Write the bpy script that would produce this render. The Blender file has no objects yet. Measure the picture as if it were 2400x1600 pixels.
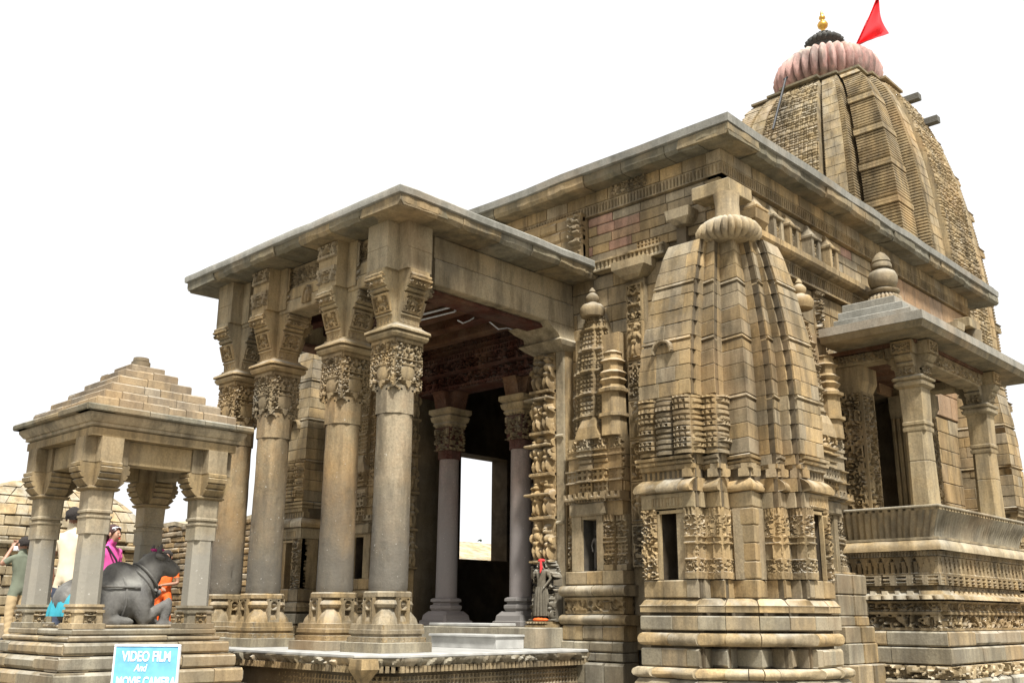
import bpy, bmesh, math, random
import numpy as np
from mathutils import Vector, Matrix

R_ = math.radians
rnd = random.Random(11)
sc = bpy.context.scene
C = sc.collection

# ------------------------------------------------------------------ camera
YAW, PITCH, ROLL = 0.7598222, 0.2680264, 0.005910
fw = Vector((-math.sin(YAW), math.cos(YAW), 0)); rt = Vector((math.cos(YAW), math.sin(YAW), 0)); up = Vector((0, 0, 1))
f2 = fw * math.cos(PITCH) + up * math.sin(PITCH)
u2 = -fw * math.sin(PITCH) + up * math.cos(PITCH)
r3 = rt * math.cos(ROLL) + u2 * math.sin(ROLL)
u3 = -rt * math.sin(ROLL) + u2 * math.cos(ROLL)
cd = bpy.data.cameras.new('camera')
cam = bpy.data.objects.new('camera', cd); C.objects.link(cam)
cd.sensor_width = 36.0; cd.lens = 36.0 * 2336.938 / 2400.0
cd.clip_start = 0.1; cd.clip_end = 5000
CAM = Vector((10.736, -10.55, 1.6))
cam.matrix_world = Matrix(((r3.x, u3.x, -f2.x, CAM.x), (r3.y, u3.y, -f2.y, CAM.y), (r3.z, u3.z, -f2.z, CAM.z), (0, 0, 0, 1)))
sc.camera = cam

# ------------------------------------------------------------------ sky, sun, exposure
SUN_EL, SUN_AZ = R_(58), Vector((0.84, -0.46, 0)).normalized()     # bright haze, sun behind the camera's right shoulder
w = bpy.data.worlds.new('World'); sc.world = w; w.use_nodes = True
nt = w.node_tree; nt.nodes.clear()
out = nt.nodes.new('ShaderNodeOutputWorld'); bg = nt.nodes.new('ShaderNodeBackground')
sky = nt.nodes.new('ShaderNodeTexSky'); sky.sky_type = 'NISHITA'; sky.sun_disc = False
sky.sun_elevation = SUN_EL; sky.sun_rotation = math.atan2(SUN_AZ.x, SUN_AZ.y); sky.dust_density = 6; sky.air_density = 1
mul = nt.nodes.new('ShaderNodeMix'); mul.data_type = 'RGBA'; mul.blend_type = 'MULTIPLY'; mul.inputs[0].default_value = 1
mul.inputs[7].default_value = (0.1, 0.1, 0.1, 1)
mix = nt.nodes.new('ShaderNodeMix'); mix.data_type = 'RGBA'; mix.inputs[0].default_value = 0.88
mix.inputs[7].default_value = (0.715, 0.715, 0.715, 1)               # white overcast veil over the blue
nt.links.new(sky.outputs[0], mul.inputs[6]); nt.links.new(mul.outputs[2], mix.inputs[6])
nt.links.new(mix.outputs[2], bg.inputs[0]); nt.links.new(bg.outputs[0], out.inputs[0])
bg.inputs[1].default_value = 1.0
sl = bpy.data.lights.new('sun', 'SUN'); sl.energy = 4.9; sl.angle = R_(7); sl.color = (1.0, 0.98, 0.94)
so = bpy.data.objects.new('sun', sl); C.objects.link(so)
sd = Vector((SUN_AZ.x * math.cos(SUN_EL), SUN_AZ.y * math.cos(SUN_EL), math.sin(SUN_EL)))
so.rotation_euler = sd.to_track_quat('Z', 'Y').to_euler(); so.location = (20, -20, 30)
vs = sc.view_settings; vs.view_transform = 'Standard'; vs.look = 'None'; vs.gamma = 1; vs.exposure = 0.80
vs.use_curve_mapping = False
sc.cycles.max_bounces = 6; sc.cycles.diffuse_bounces = 4

# ------------------------------------------------------------------ materials
def newmat(n):
    m = bpy.data.materials.new(n); m.use_nodes = True
    b = m.node_tree.nodes['Principled BSDF']
    return m, m.node_tree, b
def plain(n, col, rough=0.6, metal=0.0, bump=0.0, scale=30.0, var=0.15):
    m, t, b = newmat(n); N = t.nodes.new; Lk = t.links.new
    b.inputs['Roughness'].default_value = rough; b.inputs['Metallic'].default_value = metal
    g = N('ShaderNodeNewGeometry'); no = N('ShaderNodeTexNoise'); no.inputs['Scale'].default_value = scale; no.inputs['Detail'].default_value = 5
    Lk(g.outputs['Position'], no.inputs['Vector'])
    mr = N('ShaderNodeMapRange'); mr.inputs[1].default_value = .25; mr.inputs[2].default_value = .75
    mr.inputs[3].default_value = 1 - var; mr.inputs[4].default_value = 1 + var
    Lk(no.outputs[0], mr.inputs[0])
    mx = N('ShaderNodeVectorMath'); mx.operation = 'SCALE'; mx.inputs[0].default_value = col[:3]
    Lk(mr.outputs[0], mx.inputs['Scale']); Lk(mx.outputs[0], b.inputs['Base Color'])
    if bump:
        bp = N('ShaderNodeBump'); bp.inputs['Strength'].default_value = bump; bp.inputs['Distance'].default_value = .02
        Lk(no.outputs[0], bp.inputs['Height']); Lk(bp.outputs[0], b.inputs['Normal'])
    return m
def stone(n, A, B, stain=(.05, .038, .023), stain_amt=.5, lichen=.5, bump=.5, rand=.5, carve=0.0, carve_scale=9.0, band=None, pink=0.0, rough=.9):
    """weathered sandstone; A,B base colours; band=(z0,z1,colour) turns to another colour below z0 (old paint / polish by hands)"""
    m, t, b = newmat(n); N = t.nodes.new; Lk = t.links.new
    b.inputs['Roughness'].default_value = rough
    b.inputs['Specular IOR Level'].default_value = .25
    g = N('ShaderNodeNewGeometry'); oi = N('ShaderNodeObjectInfo')
    def noise(scale, detail=5, vec=None, rough_=.6):
        x = N('ShaderNodeTexNoise'); x.inputs['Scale'].default_value = scale; x.inputs['Detail'].default_value = detail
        x.inputs['Roughness'].default_value = rough_
        Lk(vec if vec else g.outputs['Position'], x.inputs['Vector']); return x.outputs[0]
    def rng(s, a, b_, c, d):
        x = N('ShaderNodeMapRange'); x.inputs[1].default_value = a; x.inputs[2].default_value = b_
        x.inputs[3].default_value = c; x.inputs[4].default_value = d; Lk(s, x.inputs[0]); return x.outputs[0]
    def mixc(fac, a, b_, mode='MIX'):
        x = N('ShaderNodeMix'); x.data_type = 'RGBA'; x.blend_type = mode
        for i, v in ((0, fac), (6, a), (7, b_)):
            if hasattr(v, 'links'): Lk(v, x.inputs[i])
            elif i == 0: x.inputs[0].default_value = v
            else: x.inputs[i].default_value = (*v[:3], 1)
        return x.outputs[2]
    def mth(op, a, b_=None):
        x = N('ShaderNodeMath'); x.operation = op
        for i, v in enumerate((a, b_)):
            if v is None: continue
            if hasattr(v, 'links'): Lk(v, x.inputs[i])
            else: x.inputs[i].default_value = v
        return x.outputs[0]
    n1 = noise(1.1, 6); n2 = noise(7, 6); n3 = noise(38, 6, rough_=.75)
    base = mixc(rng(mth('ADD', n1, mth('MULTIPLY', mth('SUBTRACT', n2, .5), .7)), .3, .72, 0, 1), A, B)
    # every block its own tone
    r = oi.outputs['Random']
    base = mixc(mth('MULTIPLY', rng(r, .55, 1, 0, 1), rand * .75), base, (.38, .36, .295))
    base = mixc(mth('MULTIPLY', rng(r, .42, 0, 0, 1), rand * .8), base, (.56, .37, .165))
    r2 = mth('FRACT', mth('MULTIPLY', r, 17.31))
    if pink: base = mixc(rng(r2, 1 - pink, 1 - pink + .02, 0, .85), base, (.37, .205, .155))
    val = mth('ADD', rng(r2, 0, 1, 1 - .30 * rand, 1 + .26 * rand), 0.0)
    val = mth('MULTIPLY', val, rng(n3, .25, .75, .66, 1.26)); val = mth('MULTIPLY', val, rng(n2, .25, .75, .80, 1.16))
    val = mth('MULTIPLY', val, rng(noise(90, 2), .26, .36, .55, 1))
    sc_ = N('ShaderNodeVectorMath'); sc_.operation = 'SCALE'; Lk(base, sc_.inputs[0]); Lk(val, sc_.inputs['Scale']); base = sc_.outputs[0]
    # weather streaks running down
    mp = N('ShaderNodeMapping'); mp.inputs['Scale'].default_value = (3.4, 3.4, .55); Lk(g.outputs['Position'], mp.inputs['Vector'])
    st = noise(1.6, 7, mp.outputs[0], .65)
    base = mixc(mth('MULTIPLY', rng(st, .43, .64, 0, 1), stain_amt), base, stain)
    mp2 = N('ShaderNodeMapping'); mp2.inputs['Scale'].default_value = (.9, .9, .30); Lk(g.outputs['Position'], mp2.inputs['Vector'])
    base = mixc(mth('MULTIPLY', rng(noise(1.3, 8, mp2.outputs[0], .7), .49, .62, 0, 1), stain_amt * .85), base, [c * .8 for c in stain])
    base = mixc(mth('MULTIPLY', rng(noise(.8, 4), .5, .68, 0, 1), .4 * stain_amt), base, (.46, .25, .075))
    # grey lichen where rain sits
    sx = N('ShaderNodeSeparateXYZ'); Lk(g.outputs['Normal'], sx.inputs[0])
    li = mth('MULTIPLY', rng(sx.outputs[2], .1, .9, .12, 1), rng(noise(3.2, 6), .42, .62, 0, 1))
    base = mixc(mth('MULTIPLY', li, lichen), base, (.44, .43, .375))
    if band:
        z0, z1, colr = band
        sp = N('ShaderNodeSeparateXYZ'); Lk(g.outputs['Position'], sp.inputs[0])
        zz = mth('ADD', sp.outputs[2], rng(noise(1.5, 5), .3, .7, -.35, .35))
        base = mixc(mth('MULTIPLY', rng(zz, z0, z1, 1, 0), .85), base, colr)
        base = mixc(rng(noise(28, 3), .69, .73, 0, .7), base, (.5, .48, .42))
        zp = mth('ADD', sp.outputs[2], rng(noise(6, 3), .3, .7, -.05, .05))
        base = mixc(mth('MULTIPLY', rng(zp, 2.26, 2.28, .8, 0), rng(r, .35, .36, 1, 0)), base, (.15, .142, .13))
    hs = N('ShaderNodeHueSaturation'); hs.inputs['Saturation'].default_value = .99; hs.inputs['Hue'].default_value = .502; Lk(base, hs.inputs['Color']); base = hs.outputs[0]
    Lk(base, b.inputs['Base Color'])
    h = mth('ADD', mth('MULTIPLY', n2, .5), mth('MULTIPLY', n3, .35))
    if carve:
        vo = N('ShaderNodeTexVoronoi'); vo.feature = 'DISTANCE_TO_EDGE'; vo.inputs['Scale'].default_value = carve_scale
        Lk(g.outputs['Position'], vo.inputs['Vector'])
        h = mth('ADD', h, mth('MULTIPLY', rng(vo.outputs['Distance'], 0, .12, 0, 1), carve))
    bu = N('ShaderNodeBump'); bu.inputs['Strength'].default_value = bump; bu.inputs['Distance'].default_value = .02
    Lk(h, bu.inputs['Height']); Lk(bu.outputs[0], b.inputs['Normal'])
    return m

M = {}
M['tan'] = stone('sandstone_tan', (0.3360, 0.2486, 0.1321), (0.2562, 0.1752, 0.0815), rand=.5, stain_amt=.6)
M['pinkish'] = stone('sandstone_with_red_blocks', (0.3360, 0.2486, 0.1359), (0.2772, 0.1956, 0.0944), rand=.55, stain_amt=.5, pink=.07)
M['carved'] = stone('sandstone_carved', (0.3234, 0.2404, 0.1284), (0.2310, 0.1589, 0.0755), rand=.4, stain_amt=.65, bump=.8)
M['carvebump'] = M['carved']
M['core'] = stone('sandstone_mortar', (.14, .105, .06), (.10, .075, .045), rand=0, stain_amt=.5)
M['beam'] = stone('sandstone_beam', (0.3612, 0.2852, 0.1661), (0.2772, 0.1997, 0.1019), rand=.3, stain_amt=.55)
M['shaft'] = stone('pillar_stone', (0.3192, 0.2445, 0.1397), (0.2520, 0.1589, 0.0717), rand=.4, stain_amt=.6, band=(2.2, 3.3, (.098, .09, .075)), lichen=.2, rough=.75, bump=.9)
M['innershaft'] = stone('inner_pillar_stone', (.30, .24, .20), (.25, .16, .14), rand=.2, stain_amt=.3, band=(2.8, 3.9, (.22, .20, .19)), lichen=.1, rough=.6)
M['grey'] = stone('sandstone_grey', (0.2772, 0.2404, 0.1661), (0.1974, 0.1589, 0.0982), rand=.5, stain_amt=.6, stain=(.085, .07, .05))
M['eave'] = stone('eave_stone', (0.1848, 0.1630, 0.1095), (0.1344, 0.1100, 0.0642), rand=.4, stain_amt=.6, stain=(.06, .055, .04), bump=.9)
M['concrete'] = stone('roof_concrete', (.27, .26, .225), (.21, .20, .17), rand=.1, stain_amt=.45, stain=(.09, .088, .07))
M['red'] = stone('red_painted_stone', (.10, .026, .015), (.06, .02, .010), rand=.2, stain_amt=.4, stain=(.03, .012, .008), carve=.9, carve_scale=11)
M['pinkwall'] = stone('sandstone_pink', (0.3528, 0.2241, 0.1284), (0.3024, 0.1793, 0.0944), rand=.25, stain_amt=.35)
M['dark'] = stone('interior_shade_stone', (.02, .016, .013), (.012, .010, .008), rand=.1, stain_amt=.3)  # near-black colour that puts the hall and niche shade into the stone
M['black'] = stone('black_statue_stone', (.15, .145, .135), (.08, .077, .072), rand=0, stain_amt=.4, stain=(.17, .16, .14), lichen=.5, bump=.9, rough=.7)
M['guardian'] = stone('dark_worn_stone', (.17, .145, .105), (.10, .085, .06), rand=.1, stain_amt=.5)
M['idol'] = stone('dark_idol_stone', (.085, .08, .075), (.05, .048, .045), rand=.1, stain_amt=.2, lichen=.2, rough=.6)
M['pale'] = stone('pale_rubble_stone', (0.3864, 0.3056, 0.1850), (0.3108, 0.2323, 0.1246), rand=.55, stain_amt=.45)
M['palebrown'] = stone('brown_rubble_stone', (0.2856, 0.1956, 0.0982), (0.2184, 0.1386, 0.0642), rand=.6, stain_amt=.45)
M['spire'] = stone('spire_stone', (0.3444, 0.2649, 0.1472), (0.2646, 0.1875, 0.0944), rand=.16, stain_amt=.7, stain=(.085, .065, .04))
M['rooftier'] = stone('pavilion_roof_stone', (.29, .225, .15), (.21, .155, .095), rand=.35, stain_amt=.5, stain=(.08, .065, .05))
M['marble'] = plain('white_marble', (.36, .355, .33), .6, var=.3, scale=5)
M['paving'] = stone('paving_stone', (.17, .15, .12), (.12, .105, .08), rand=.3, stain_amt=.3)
M['pinkpaint'] = stone('pink_limewash', (.52, .33, .29), (.40, .21, .18), rand=0, stain_amt=.85, stain=(.15, .105, .09), lichen=1.0, bump=1.0)
M['basalt'] = stone('dark_spire_stone', (.075, .075, .07), (.05, .05, .045), rand=0, stain_amt=.2, lichen=.15)
M['gold'] = plain('gilded_metal', (.62, .36, .08), .35, 1.0)
M['flag'] = plain('red_cloth', (.72, .012, .018), .8, var=.06, scale=8)
M['white'] = plain('white_paint', (.75, .76, .78), .5)
M['blue'] = plain('sky_blue_paint', (.14, .40, .60), .7, var=.25, scale=9)
M['steel'] = plain('dark_iron', (.05, .05, .05), .5, .6)
M['woodbeam'] = plain('dark_stub_stone', (.09, .085, .07), .9, bump=.4)
M['skin'] = plain('brown_skin', (.30, .155, .095), .5)
M['skin2'] = plain('light_brown_skin', (.42, .23, .15), .5)
M['hair'] = plain('black_hair', (.02, .015, .012), .9, bump=.6, scale=60)
M['hair2'] = plain('dark_brown_hair', (.05, .018, .014), .4)
M['cream'] = plain('cream_shirt_cloth', (.66, .56, .40), .9, bump=.2, scale=9)
M['sage'] = plain('sage_shirt_cloth', (.135, .15, .105), .9, bump=.2, scale=9)
M['khaki'] = plain('khaki_trouser_cloth', (.42, .31, .17), .9, bump=.2, scale=9)
M['pinkcloth'] = plain('pink_tshirt_cloth', (.72, .10, .36), .9, bump=.2, scale=9)
M['teal'] = plain('turquoise_cloth', (.03, .27, .34), .8, bump=.3, scale=9)
M['jeans'] = plain('dark_blue_cloth', (.05, .06, .09), .9)
M['orange'] = plain('orange_sari_cloth', (.78, .12, .012), .7, bump=.3, scale=12, var=.35)
M['plum'] = plain('plum_shirt_cloth', (.10, .06, .08), .9)
M['blackcloth'] = plain('black_bag_cloth', (.03, .03, .03), .8)
M['redcloth'] = plain('red_offering_cloth', (.6, .03, .03), .8)
M['leaf'] = plain('tree_leaf', (.06, .11, .035), .7, var=.4, scale=3)
M['bark'] = plain('tree_bark', (.10, .07, .05), .9, bump=.5)
M['magenta'] = plain('magenta_petals', (.6, .04, .25), .7)

# ------------------------------------------------------------------ mesh building
I4 = Matrix.Identity(4)
FRONT = Matrix(((1, 0, 0, 0), (0, -1, 0, 0), (0, 0, 1, 0), (0, 0, 0, 1)))             # (u,n,z) -> hall front, facing -y
def SIDE(x0): return Matrix(((0, 1, 0, x0), (1, 0, 0, 0), (0, 0, 1, 0), (0, 0, 0, 1)))  # (u,n,z) -> hall side, facing +x
def FACE(o, ud, nd): return Matrix(((ud[0], nd[0], 0, o[0]), (ud[1], nd[1], 0, o[1]), (0, 0, 1, o[2]), (0, 0, 0, 1)))
class MB:
    def __init__(s, Mx=None): s.v = []; s.f = []; s.n = 0; s.M = Mx or I4
    def add(s, vs, fs):
        a = np.asarray(vs, dtype=float).reshape(-1, 3)
        s.v.append(a); k = s.n
        s.f.extend([tuple(i + k for i in f) for f in fs]); s.n += len(a)
    def box(s, x0, x1, y0, y1, z0, z1, ch=0.0):
        if ch <= 0:
            vs = [(x0, y0, z0), (x1, y0, z0), (x1, y1, z0), (x0, y1, z0), (x0, y0, z1), (x1, y0, z1), (x1, y1, z1), (x0, y1, z1)]
            s.add(vs, [(3, 2, 1, 0), (4, 5, 6, 7), (0, 1, 5, 4), (1, 2, 6, 5), (2, 3, 7, 6), (3, 0, 4, 7)]); return s
        ch = min(ch, (x1 - x0) * .3, (y1 - y0) * .3, (z1 - z0) * .3)
        def ring(i, z): return [(x0 + i, y0 + i, z), (x1 - i, y0 + i, z), (x1 - i, y1 - i, z), (x0 + i, y1 - i, z)]
        s.rings([ring(ch, z0), ring(0, z0 + ch), ring(0, z1 - ch), ring(ch, z1)]); return s
    def rings(s, rs, closed=True, cap0=True, cap1=True):
        k = len(rs[0]); vs = [p for r in rs for p in r]; fs = []
        for i in range(len(rs) - 1):
            for j in range(k if closed else k - 1):
                a = i * k + j; b = i * k + (j + 1) % k
                fs.append((a, b, b + k, a + k))
        if cap0: fs.append(tuple(range(k - 1, -1, -1)))
        if cap1: fs.append(tuple(range((len(rs) - 1) * k, len(rs) * k)))
        s.add(vs, fs); return s
    def loft(s, plan, prof, cx=0, cy=0, **k):
        """plan: fn(r)->2D points; prof: [(z,r)]"""
        s.rings([[(cx + x, cy + y, z) for x, y in plan(r)] for z, r in prof], **k); return s
    def tube(s, pts, rad, n=8):
        pts = [Vector(p) for p in pts]; rs = []
        if not isinstance(rad, (list, tuple)): rad = [rad] * len(pts)
        for i, p in enumerate(pts):
            d = (pts[min(i + 1, len(pts) - 1)] - pts[max(i - 1, 0)]).normalized()
            a = d.orthogonal().normalized() if i == 0 else (a - d * a.dot(d)).normalized()
            b = d.cross(a)
            rs.append([p + (a * math.cos(t) + b * math.sin(t)) * rad[i] for t in [2 * math.pi * j / n for j in range(n)]])
        s.rings(rs); return s
    def ell(s, c, r, n=12, m=8, rot=None):
        rs = []
        for i in range(m + 1):
            t = math.pi * (i + .02) / (m + .04); z = -math.cos(t); q = math.sin(t)
            rs.append([(q * math.cos(2 * math.pi * j / n), q * math.sin(2 * math.pi * j / n), z) for j in range(n)])
        rm = rot or Matrix.Identity(3); c = Vector(c)
        s.rings([[c + rm @ Vector((x * r[0], y * r[1], z * r[2])) for x, y, z in q] for q in rs]); return s
    def relief(s, u0, u1, z0, z1, n0, fn, cell=.012, skirt=.05, m0=None, m1=None):
        """grid in local (u,n,z) with real carved depth; n0 number or fn(v 0..1)"""
        nu = max(3, int((u1 - u0) / cell) + 1); nz = max(3, int((z1 - z0) / cell) + 1)
        u = np.linspace(0, u1 - u0, nu); v = np.linspace(0, z1 - z0, nz)
        U, V = np.meshgrid(u, v)
        h = fn(U, V) * 1.5
        base = n0(V / (z1 - z0)) if callable(n0) else n0
        Nn = h + base + 0 * U
        if m0: U = U - m0(V / (z1 - z0)) * (1 - U / (u1 - u0))
        if m1: U = U + m1(V / (z1 - z0)) * (U / (u1 - u0))
        Pu = np.pad(U, 1, mode='edge'); Pv = np.pad(V, 1, mode='edge'); Pn = np.pad(Nn, 1, mode='edge')
        lo = (Nn.min() - skirt)
        Pn[0, :] -= skirt; Pn[-1, :] -= skirt; Pn[:, 0] -= skirt; Pn[:, -1] -= skirt
        vs = np.stack([Pu + u0, Pn, Pv + z0], -1).reshape(-1, 3)
        a, b = Pu.shape
        idx = np.arange(a * b).reshape(a, b)
        q = np.stack([idx[:-1, 1:], idx[:-1, :-1], idx[1:, :-1], idx[1:, 1:]], -1).reshape(-1, 4) + s.n
        s.v.append(vs); s.f.extend(map(tuple, q.tolist())); s.n += len(vs); return s
    def mesh(s, name, smooth=35):
        me = bpy.data.meshes.new(name)
        V = np.concatenate(s.v) if s.v else np.zeros((0, 3))
        m = np.array(s.M); V = V @ m[:3, :3].T + m[:3, 3]
        fs = s.f
        if np.linalg.det(m[:3, :3]) < 0: fs = [f[::-1] for f in fs]
        me.from_pydata(V.tolist(), [], fs)
        if smooth:
            me.polygons.foreach_set('use_smooth', [True] * len(me.polygons))
            me.set_sharp_from_angle(angle=R_(smooth))
        return me
    def build(s, name, mat, parent=None, smooth=35, kind=None):
        o = bpy.data.objects.new(name, s.mesh(name, smooth)); C.objects.link(o)
        o.data.materials.append(M[mat]); o.parent = parent
        if kind: o['kind'] = kind
        return o
def empty(name, loc=(0, 0, 0)):
    o = bpy.data.objects.new(name, None); C.objects.link(o); o.location = loc; o.empty_display_size = .2
    return o
def tag(o, label, cat=None, group=None, kind=None):
    o['label'] = label
    if cat: o['category'] = cat
    if group: o['group'] = group
    if kind: o['kind'] = kind
    return o
def setp(o, parent):
    """parent, keeping mesh coordinates in world space"""
    o.parent = parent; o.matrix_parent_inverse = Matrix.Translation(-Vector(parent.location)); return o
def sq(r): return [(-r, -r), (r, -r), (r, r), (-r, r)]
def csq(r, c=.25):
    k = r * c
    return [(-r + k, -r), (r - k, -r), (r, -r + k), (r, r - k), (r - k, r), (-r + k, r), (-r, r - k), (-r, -r + k)]
def circ(n): return lambda r: [(r * math.cos(2 * math.pi * j / n), r * math.sin(2 * math.pi * j / n)) for j in range(n)]
def cross(b):
    def fn(a):
        bb = min(b, a * .8)
        return [(-bb, -a), (bb, -a), (bb, -bb), (a, -bb), (a, bb), (bb, bb), (bb, a), (-bb, a), (-bb, bb), (-a, bb), (-a, -bb), (-bb, -bb)]
    return fn
def melon(n, depth=.1, k=6):
    def fn(r): return [(r * (1 - depth * (1 - abs(math.sin(n * t / 2)))) * math.cos(t), r * (1 - depth * (1 - abs(math.sin(n * t / 2)))) * math.sin(t)) for t in [2 * math.pi * j / (n * k) for j in range(n * k)]]
    return fn

def strip_stone(pb, pt, inw, depth=.09, ch=.008, gap=.004, proud=0.0, prof=None, Mx=None):
    """one stone whose outer face follows the polyline pb (bottom) / pt (top), inw = inward unit vectors per point"""
    pb = [Vector(p) for p in pb]; pt = [Vector(p) for p in pt]; inw = [Vector(v) for v in inw]
    for L in (pb, pt):
        d0 = (L[1] - L[0]).normalized() * gap; d1 = (L[-2] - L[-1]).normalized() * gap
        L[0] = L[0] + d0; L[-1] = L[-1] + d1
    H = (pt[0] - pb[0]).length
    g = gap / H; c = min(.3, ch / H)
    prof = prof or [(g, -ch), (g + c, 0), (1 - g - c, 0), (1 - g, -ch)]
    rows = [[b.lerp(t, g) + i * depth for b, t, i in zip(pb, pt, inw)]]
    for t_, off in prof:
        rows.append([b.lerp(t, t_) - i * (off + proud) for b, t, i in zip(pb, pt, inw)])
    rows.append([b.lerp(t, 1 - g) + i * depth for b, t, i in zip(pb, pt, inw)])
    mb = MB(Mx); k = len(pb); n = len(rows)
    vs = [p for r in rows for p in r]; fs = []
    for i in range(n - 1):
        for j in range(k - 1):
            a = i * k + j; fs.append((a, a + 1, a + k + 1, a + k))
    for j in range(k - 1): fs.append(((n - 1) * k + j, (n - 1) * k + j + 1, j + 1, j))
    fs.append(tuple(i * k for i in range(n - 1, -1, -1))[::-1][::-1]); fs.append(tuple(i * k + k - 1 for i in range(n)))
    mb.add(vs, fs); return mb
def round_prof(n=7, bulge=.06):
    return [(.02 + .96 * i / (n - 1), -bulge * .5 + bulge * math.sin(math.pi * i / (n - 1)) ** .6 if 0 < i < n - 1 else -bulge * .7) for i in range(n)]
def brick_rows(parent, Mx, u0, u1, z0, z1, n0, rowh, wid, mat, name='brick', seed=1, jit=.25, depth=.08, ch=.008, proud=.008, gap=.005, skip=None, slope=0.0):
    """coursed masonry in local (u,n,z)"""
    r = random.Random(seed); z = z0; k = 0
    nrow = max(1, round((z1 - z0) / rowh)); hs = [1 + r.uniform(-.18, .18) for _ in range(nrow)]; tot = sum(hs)
    for h in hs:
        h = h * (z1 - z0) / tot
        u = u0 - (r.uniform(.2, .8) * wid if k % 2 else 0); k += 1
        while u < u1 - .02:
            wd = wid * (1 + r.uniform(-jit, jit)); a = max(u, u0); b = min(u + wd, u1)
            if u1 - b < wid * .3: b = u1
            u = b if b >= u1 else u + wd
            if b - a < wid * .15: continue
            if skip and skip((a + b) / 2, z + h / 2): continue
            pr_ = r.uniform(0, proud)
            j = lambda: r.uniform(-1, 1) * gap * .5
            mb = strip_stone([(a, n0, z + j()), (b, n0, z + j())], [(a + j(), n0, z + h), (b + j(), n0, z + h)], [(0, -1, 0)] * 2, depth, ch * r.uniform(.6, 1.6), gap, pr_, Mx=Mx)
            # strip runs +u with outward +n : flip winding
            mb.f = [f[::-1] for f in mb.f]
            mb.build(name, mat, parent, smooth=0)
        z += h

# ------------------------------------------------------------------ carving patterns (heights in metres)
def vno(x, y, seed=0):
    xi = np.floor(x); yi = np.floor(y); xf = x - xi; yf = y - yi
    xf = xf * xf * (3 - 2 * xf); yf = yf * yf * (3 - 2 * yf)
    def hsh(a, b): return np.modf(np.abs(np.sin(a * 127.1 + b * 311.7 + seed * 74.7) * 43758.5453))[0]
    return (hsh(xi, yi) * (1 - xf) + hsh(xi + 1, yi) * xf) * (1 - yf) + (hsh(xi, yi + 1) * (1 - xf) + hsh(xi + 1, yi + 1) * xf) * yf
def sst(a, b, x):
    t = np.clip((x - a) / (b - a), 0, 1); return t * t * (3 - 2 * t)
def p_scroll(s=9, d=.03, seed=0, w=None):
    def fn(u, v):
        uu = np.abs(u - w / 2) if w else u
        a = vno(uu * s, v * s, seed) + .45 * vno(uu * s * 2.1, v * s * 2.1, seed + 3)
        return d * (sst(-.25, .35, np.sin(a * 11.5)) - .5) + .006 * vno(u * 60, v * 60, seed)
    return fn
def p_pits(p=.05, d=.025, duty=.55, pv=None):
    pv = pv or p
    def fn(u, v):
        a = np.abs(np.mod(u / p, 1) - .5) < duty / 2; b = np.abs(np.mod(v / pv, 1) - .5) < duty / 2
        return np.where(a & b, -d, 0.0) + .004 * vno(u * 50, v * 50)
    return fn
def p_flute(p=.05, d=.02, duty=.6, z0=.12, z1=.92):
    def fn(u, v):
        vv = v / max(v.max(), 1e-6)
        a = (np.mod(u / p, 1) > duty) & (vv > z0) & (vv < z1)
        return np.where(a, -d, 0.0) + .004 * vno(u * 40, v * 40)
    return fn
def p_tiers(hs, seed=0, amp=.03, per=.06, pits=True):
    def fn(u, v):
        k = np.floor(v / per); a = vno(k * 3.7, k * 0 + seed, seed)
        f = np.mod(v / per, 1)
        h = amp * (a - .5) + amp * .8 * np.where(f > .72, -1, 0)
        if pits: h = h + np.where((a > .6) & (np.mod(u / (per * .9), 1) < .42) & (f > .15) & (f < .6), -amp, 0)
        return h
    return fn
def el(u, v, cx, cy, rx, ry, hh, ang=0):
    c, s = math.cos(ang), math.sin(ang); x = (u - cx) * c + (v - cy) * s; y = -(u - cx) * s + (v - cy) * c
    return hh * np.sqrt(np.clip(1 - (x / rx) ** 2 - (y / ry) ** 2, 0, None))
def fig(u, v, cx, z, h, hh, r):
    t = r.uniform(-.12, .12)
    a = el(u, v, cx + t * h * .4, z + .87 * h, .075 * h, .085 * h, hh)
    for args in ((cx + t * h * .4, z + .97 * h, .05 * h, .06 * h, 0), (cx + t * h * .1, z + .66 * h, .11 * h, .16 * h, t), (cx - t * .3 * h, z + .46 * h, .13 * h, .10 * h, -t),
                 (cx - .07 * h, z + .23 * h, .055 * h, .25 * h, r.uniform(-.25, .1)), (cx + .07 * h, z + .23 * h, .055 * h, .25 * h, r.uniform(-.1, .25)),
                 (cx - .17 * h, z + .60 * h, .04 * h, .17 * h, r.uniform(-.9, .2)), (cx + .17 * h, z + .60 * h, .04 * h, .17 * h, r.uniform(-.2, .9))):
        a = np.maximum(a, el(u, v, args[0], args[1], args[2], args[3], hh * .9, args[4]))
    return a
def p_figs(cw, chh, d=.06, seed=0, ledge=.08, extra=True):
    def fn(u, v):
        r = random.Random(seed); w_, h_ = u.max(), v.max(); nx = max(1, round(w_ / cw)); ny = max(1, round(h_ / chh))
        a = np.zeros_like(u); cw_ = w_ / nx; ch_ = h_ / ny
        for i in range(nx):
            for j in range(ny):
                cx = (i + .5) * cw_; z = j * ch_
                hh = ch_ * r.uniform(.72, .86)
                a = np.maximum(a, fig(u, v, cx + r.uniform(-.05, .05) * cw_, z + ch_ * ledge, hh, d, r))
                if extra:
                    for q in range(5): a = np.maximum(a, el(u, v, cx + r.uniform(-.5, .5) * cw_, z + r.uniform(.1, .95) * ch_, r.uniform(.04, .09) * ch_, r.uniform(.04, .12) * ch_, d * .6, r.uniform(-1, 1)))
                a = np.maximum(a, np.where((v > z) & (v < z + ch_ * ledge), d * .8, 0))
        return a + .006 * vno(u * 50, v * 50, seed)
    return fn
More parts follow.
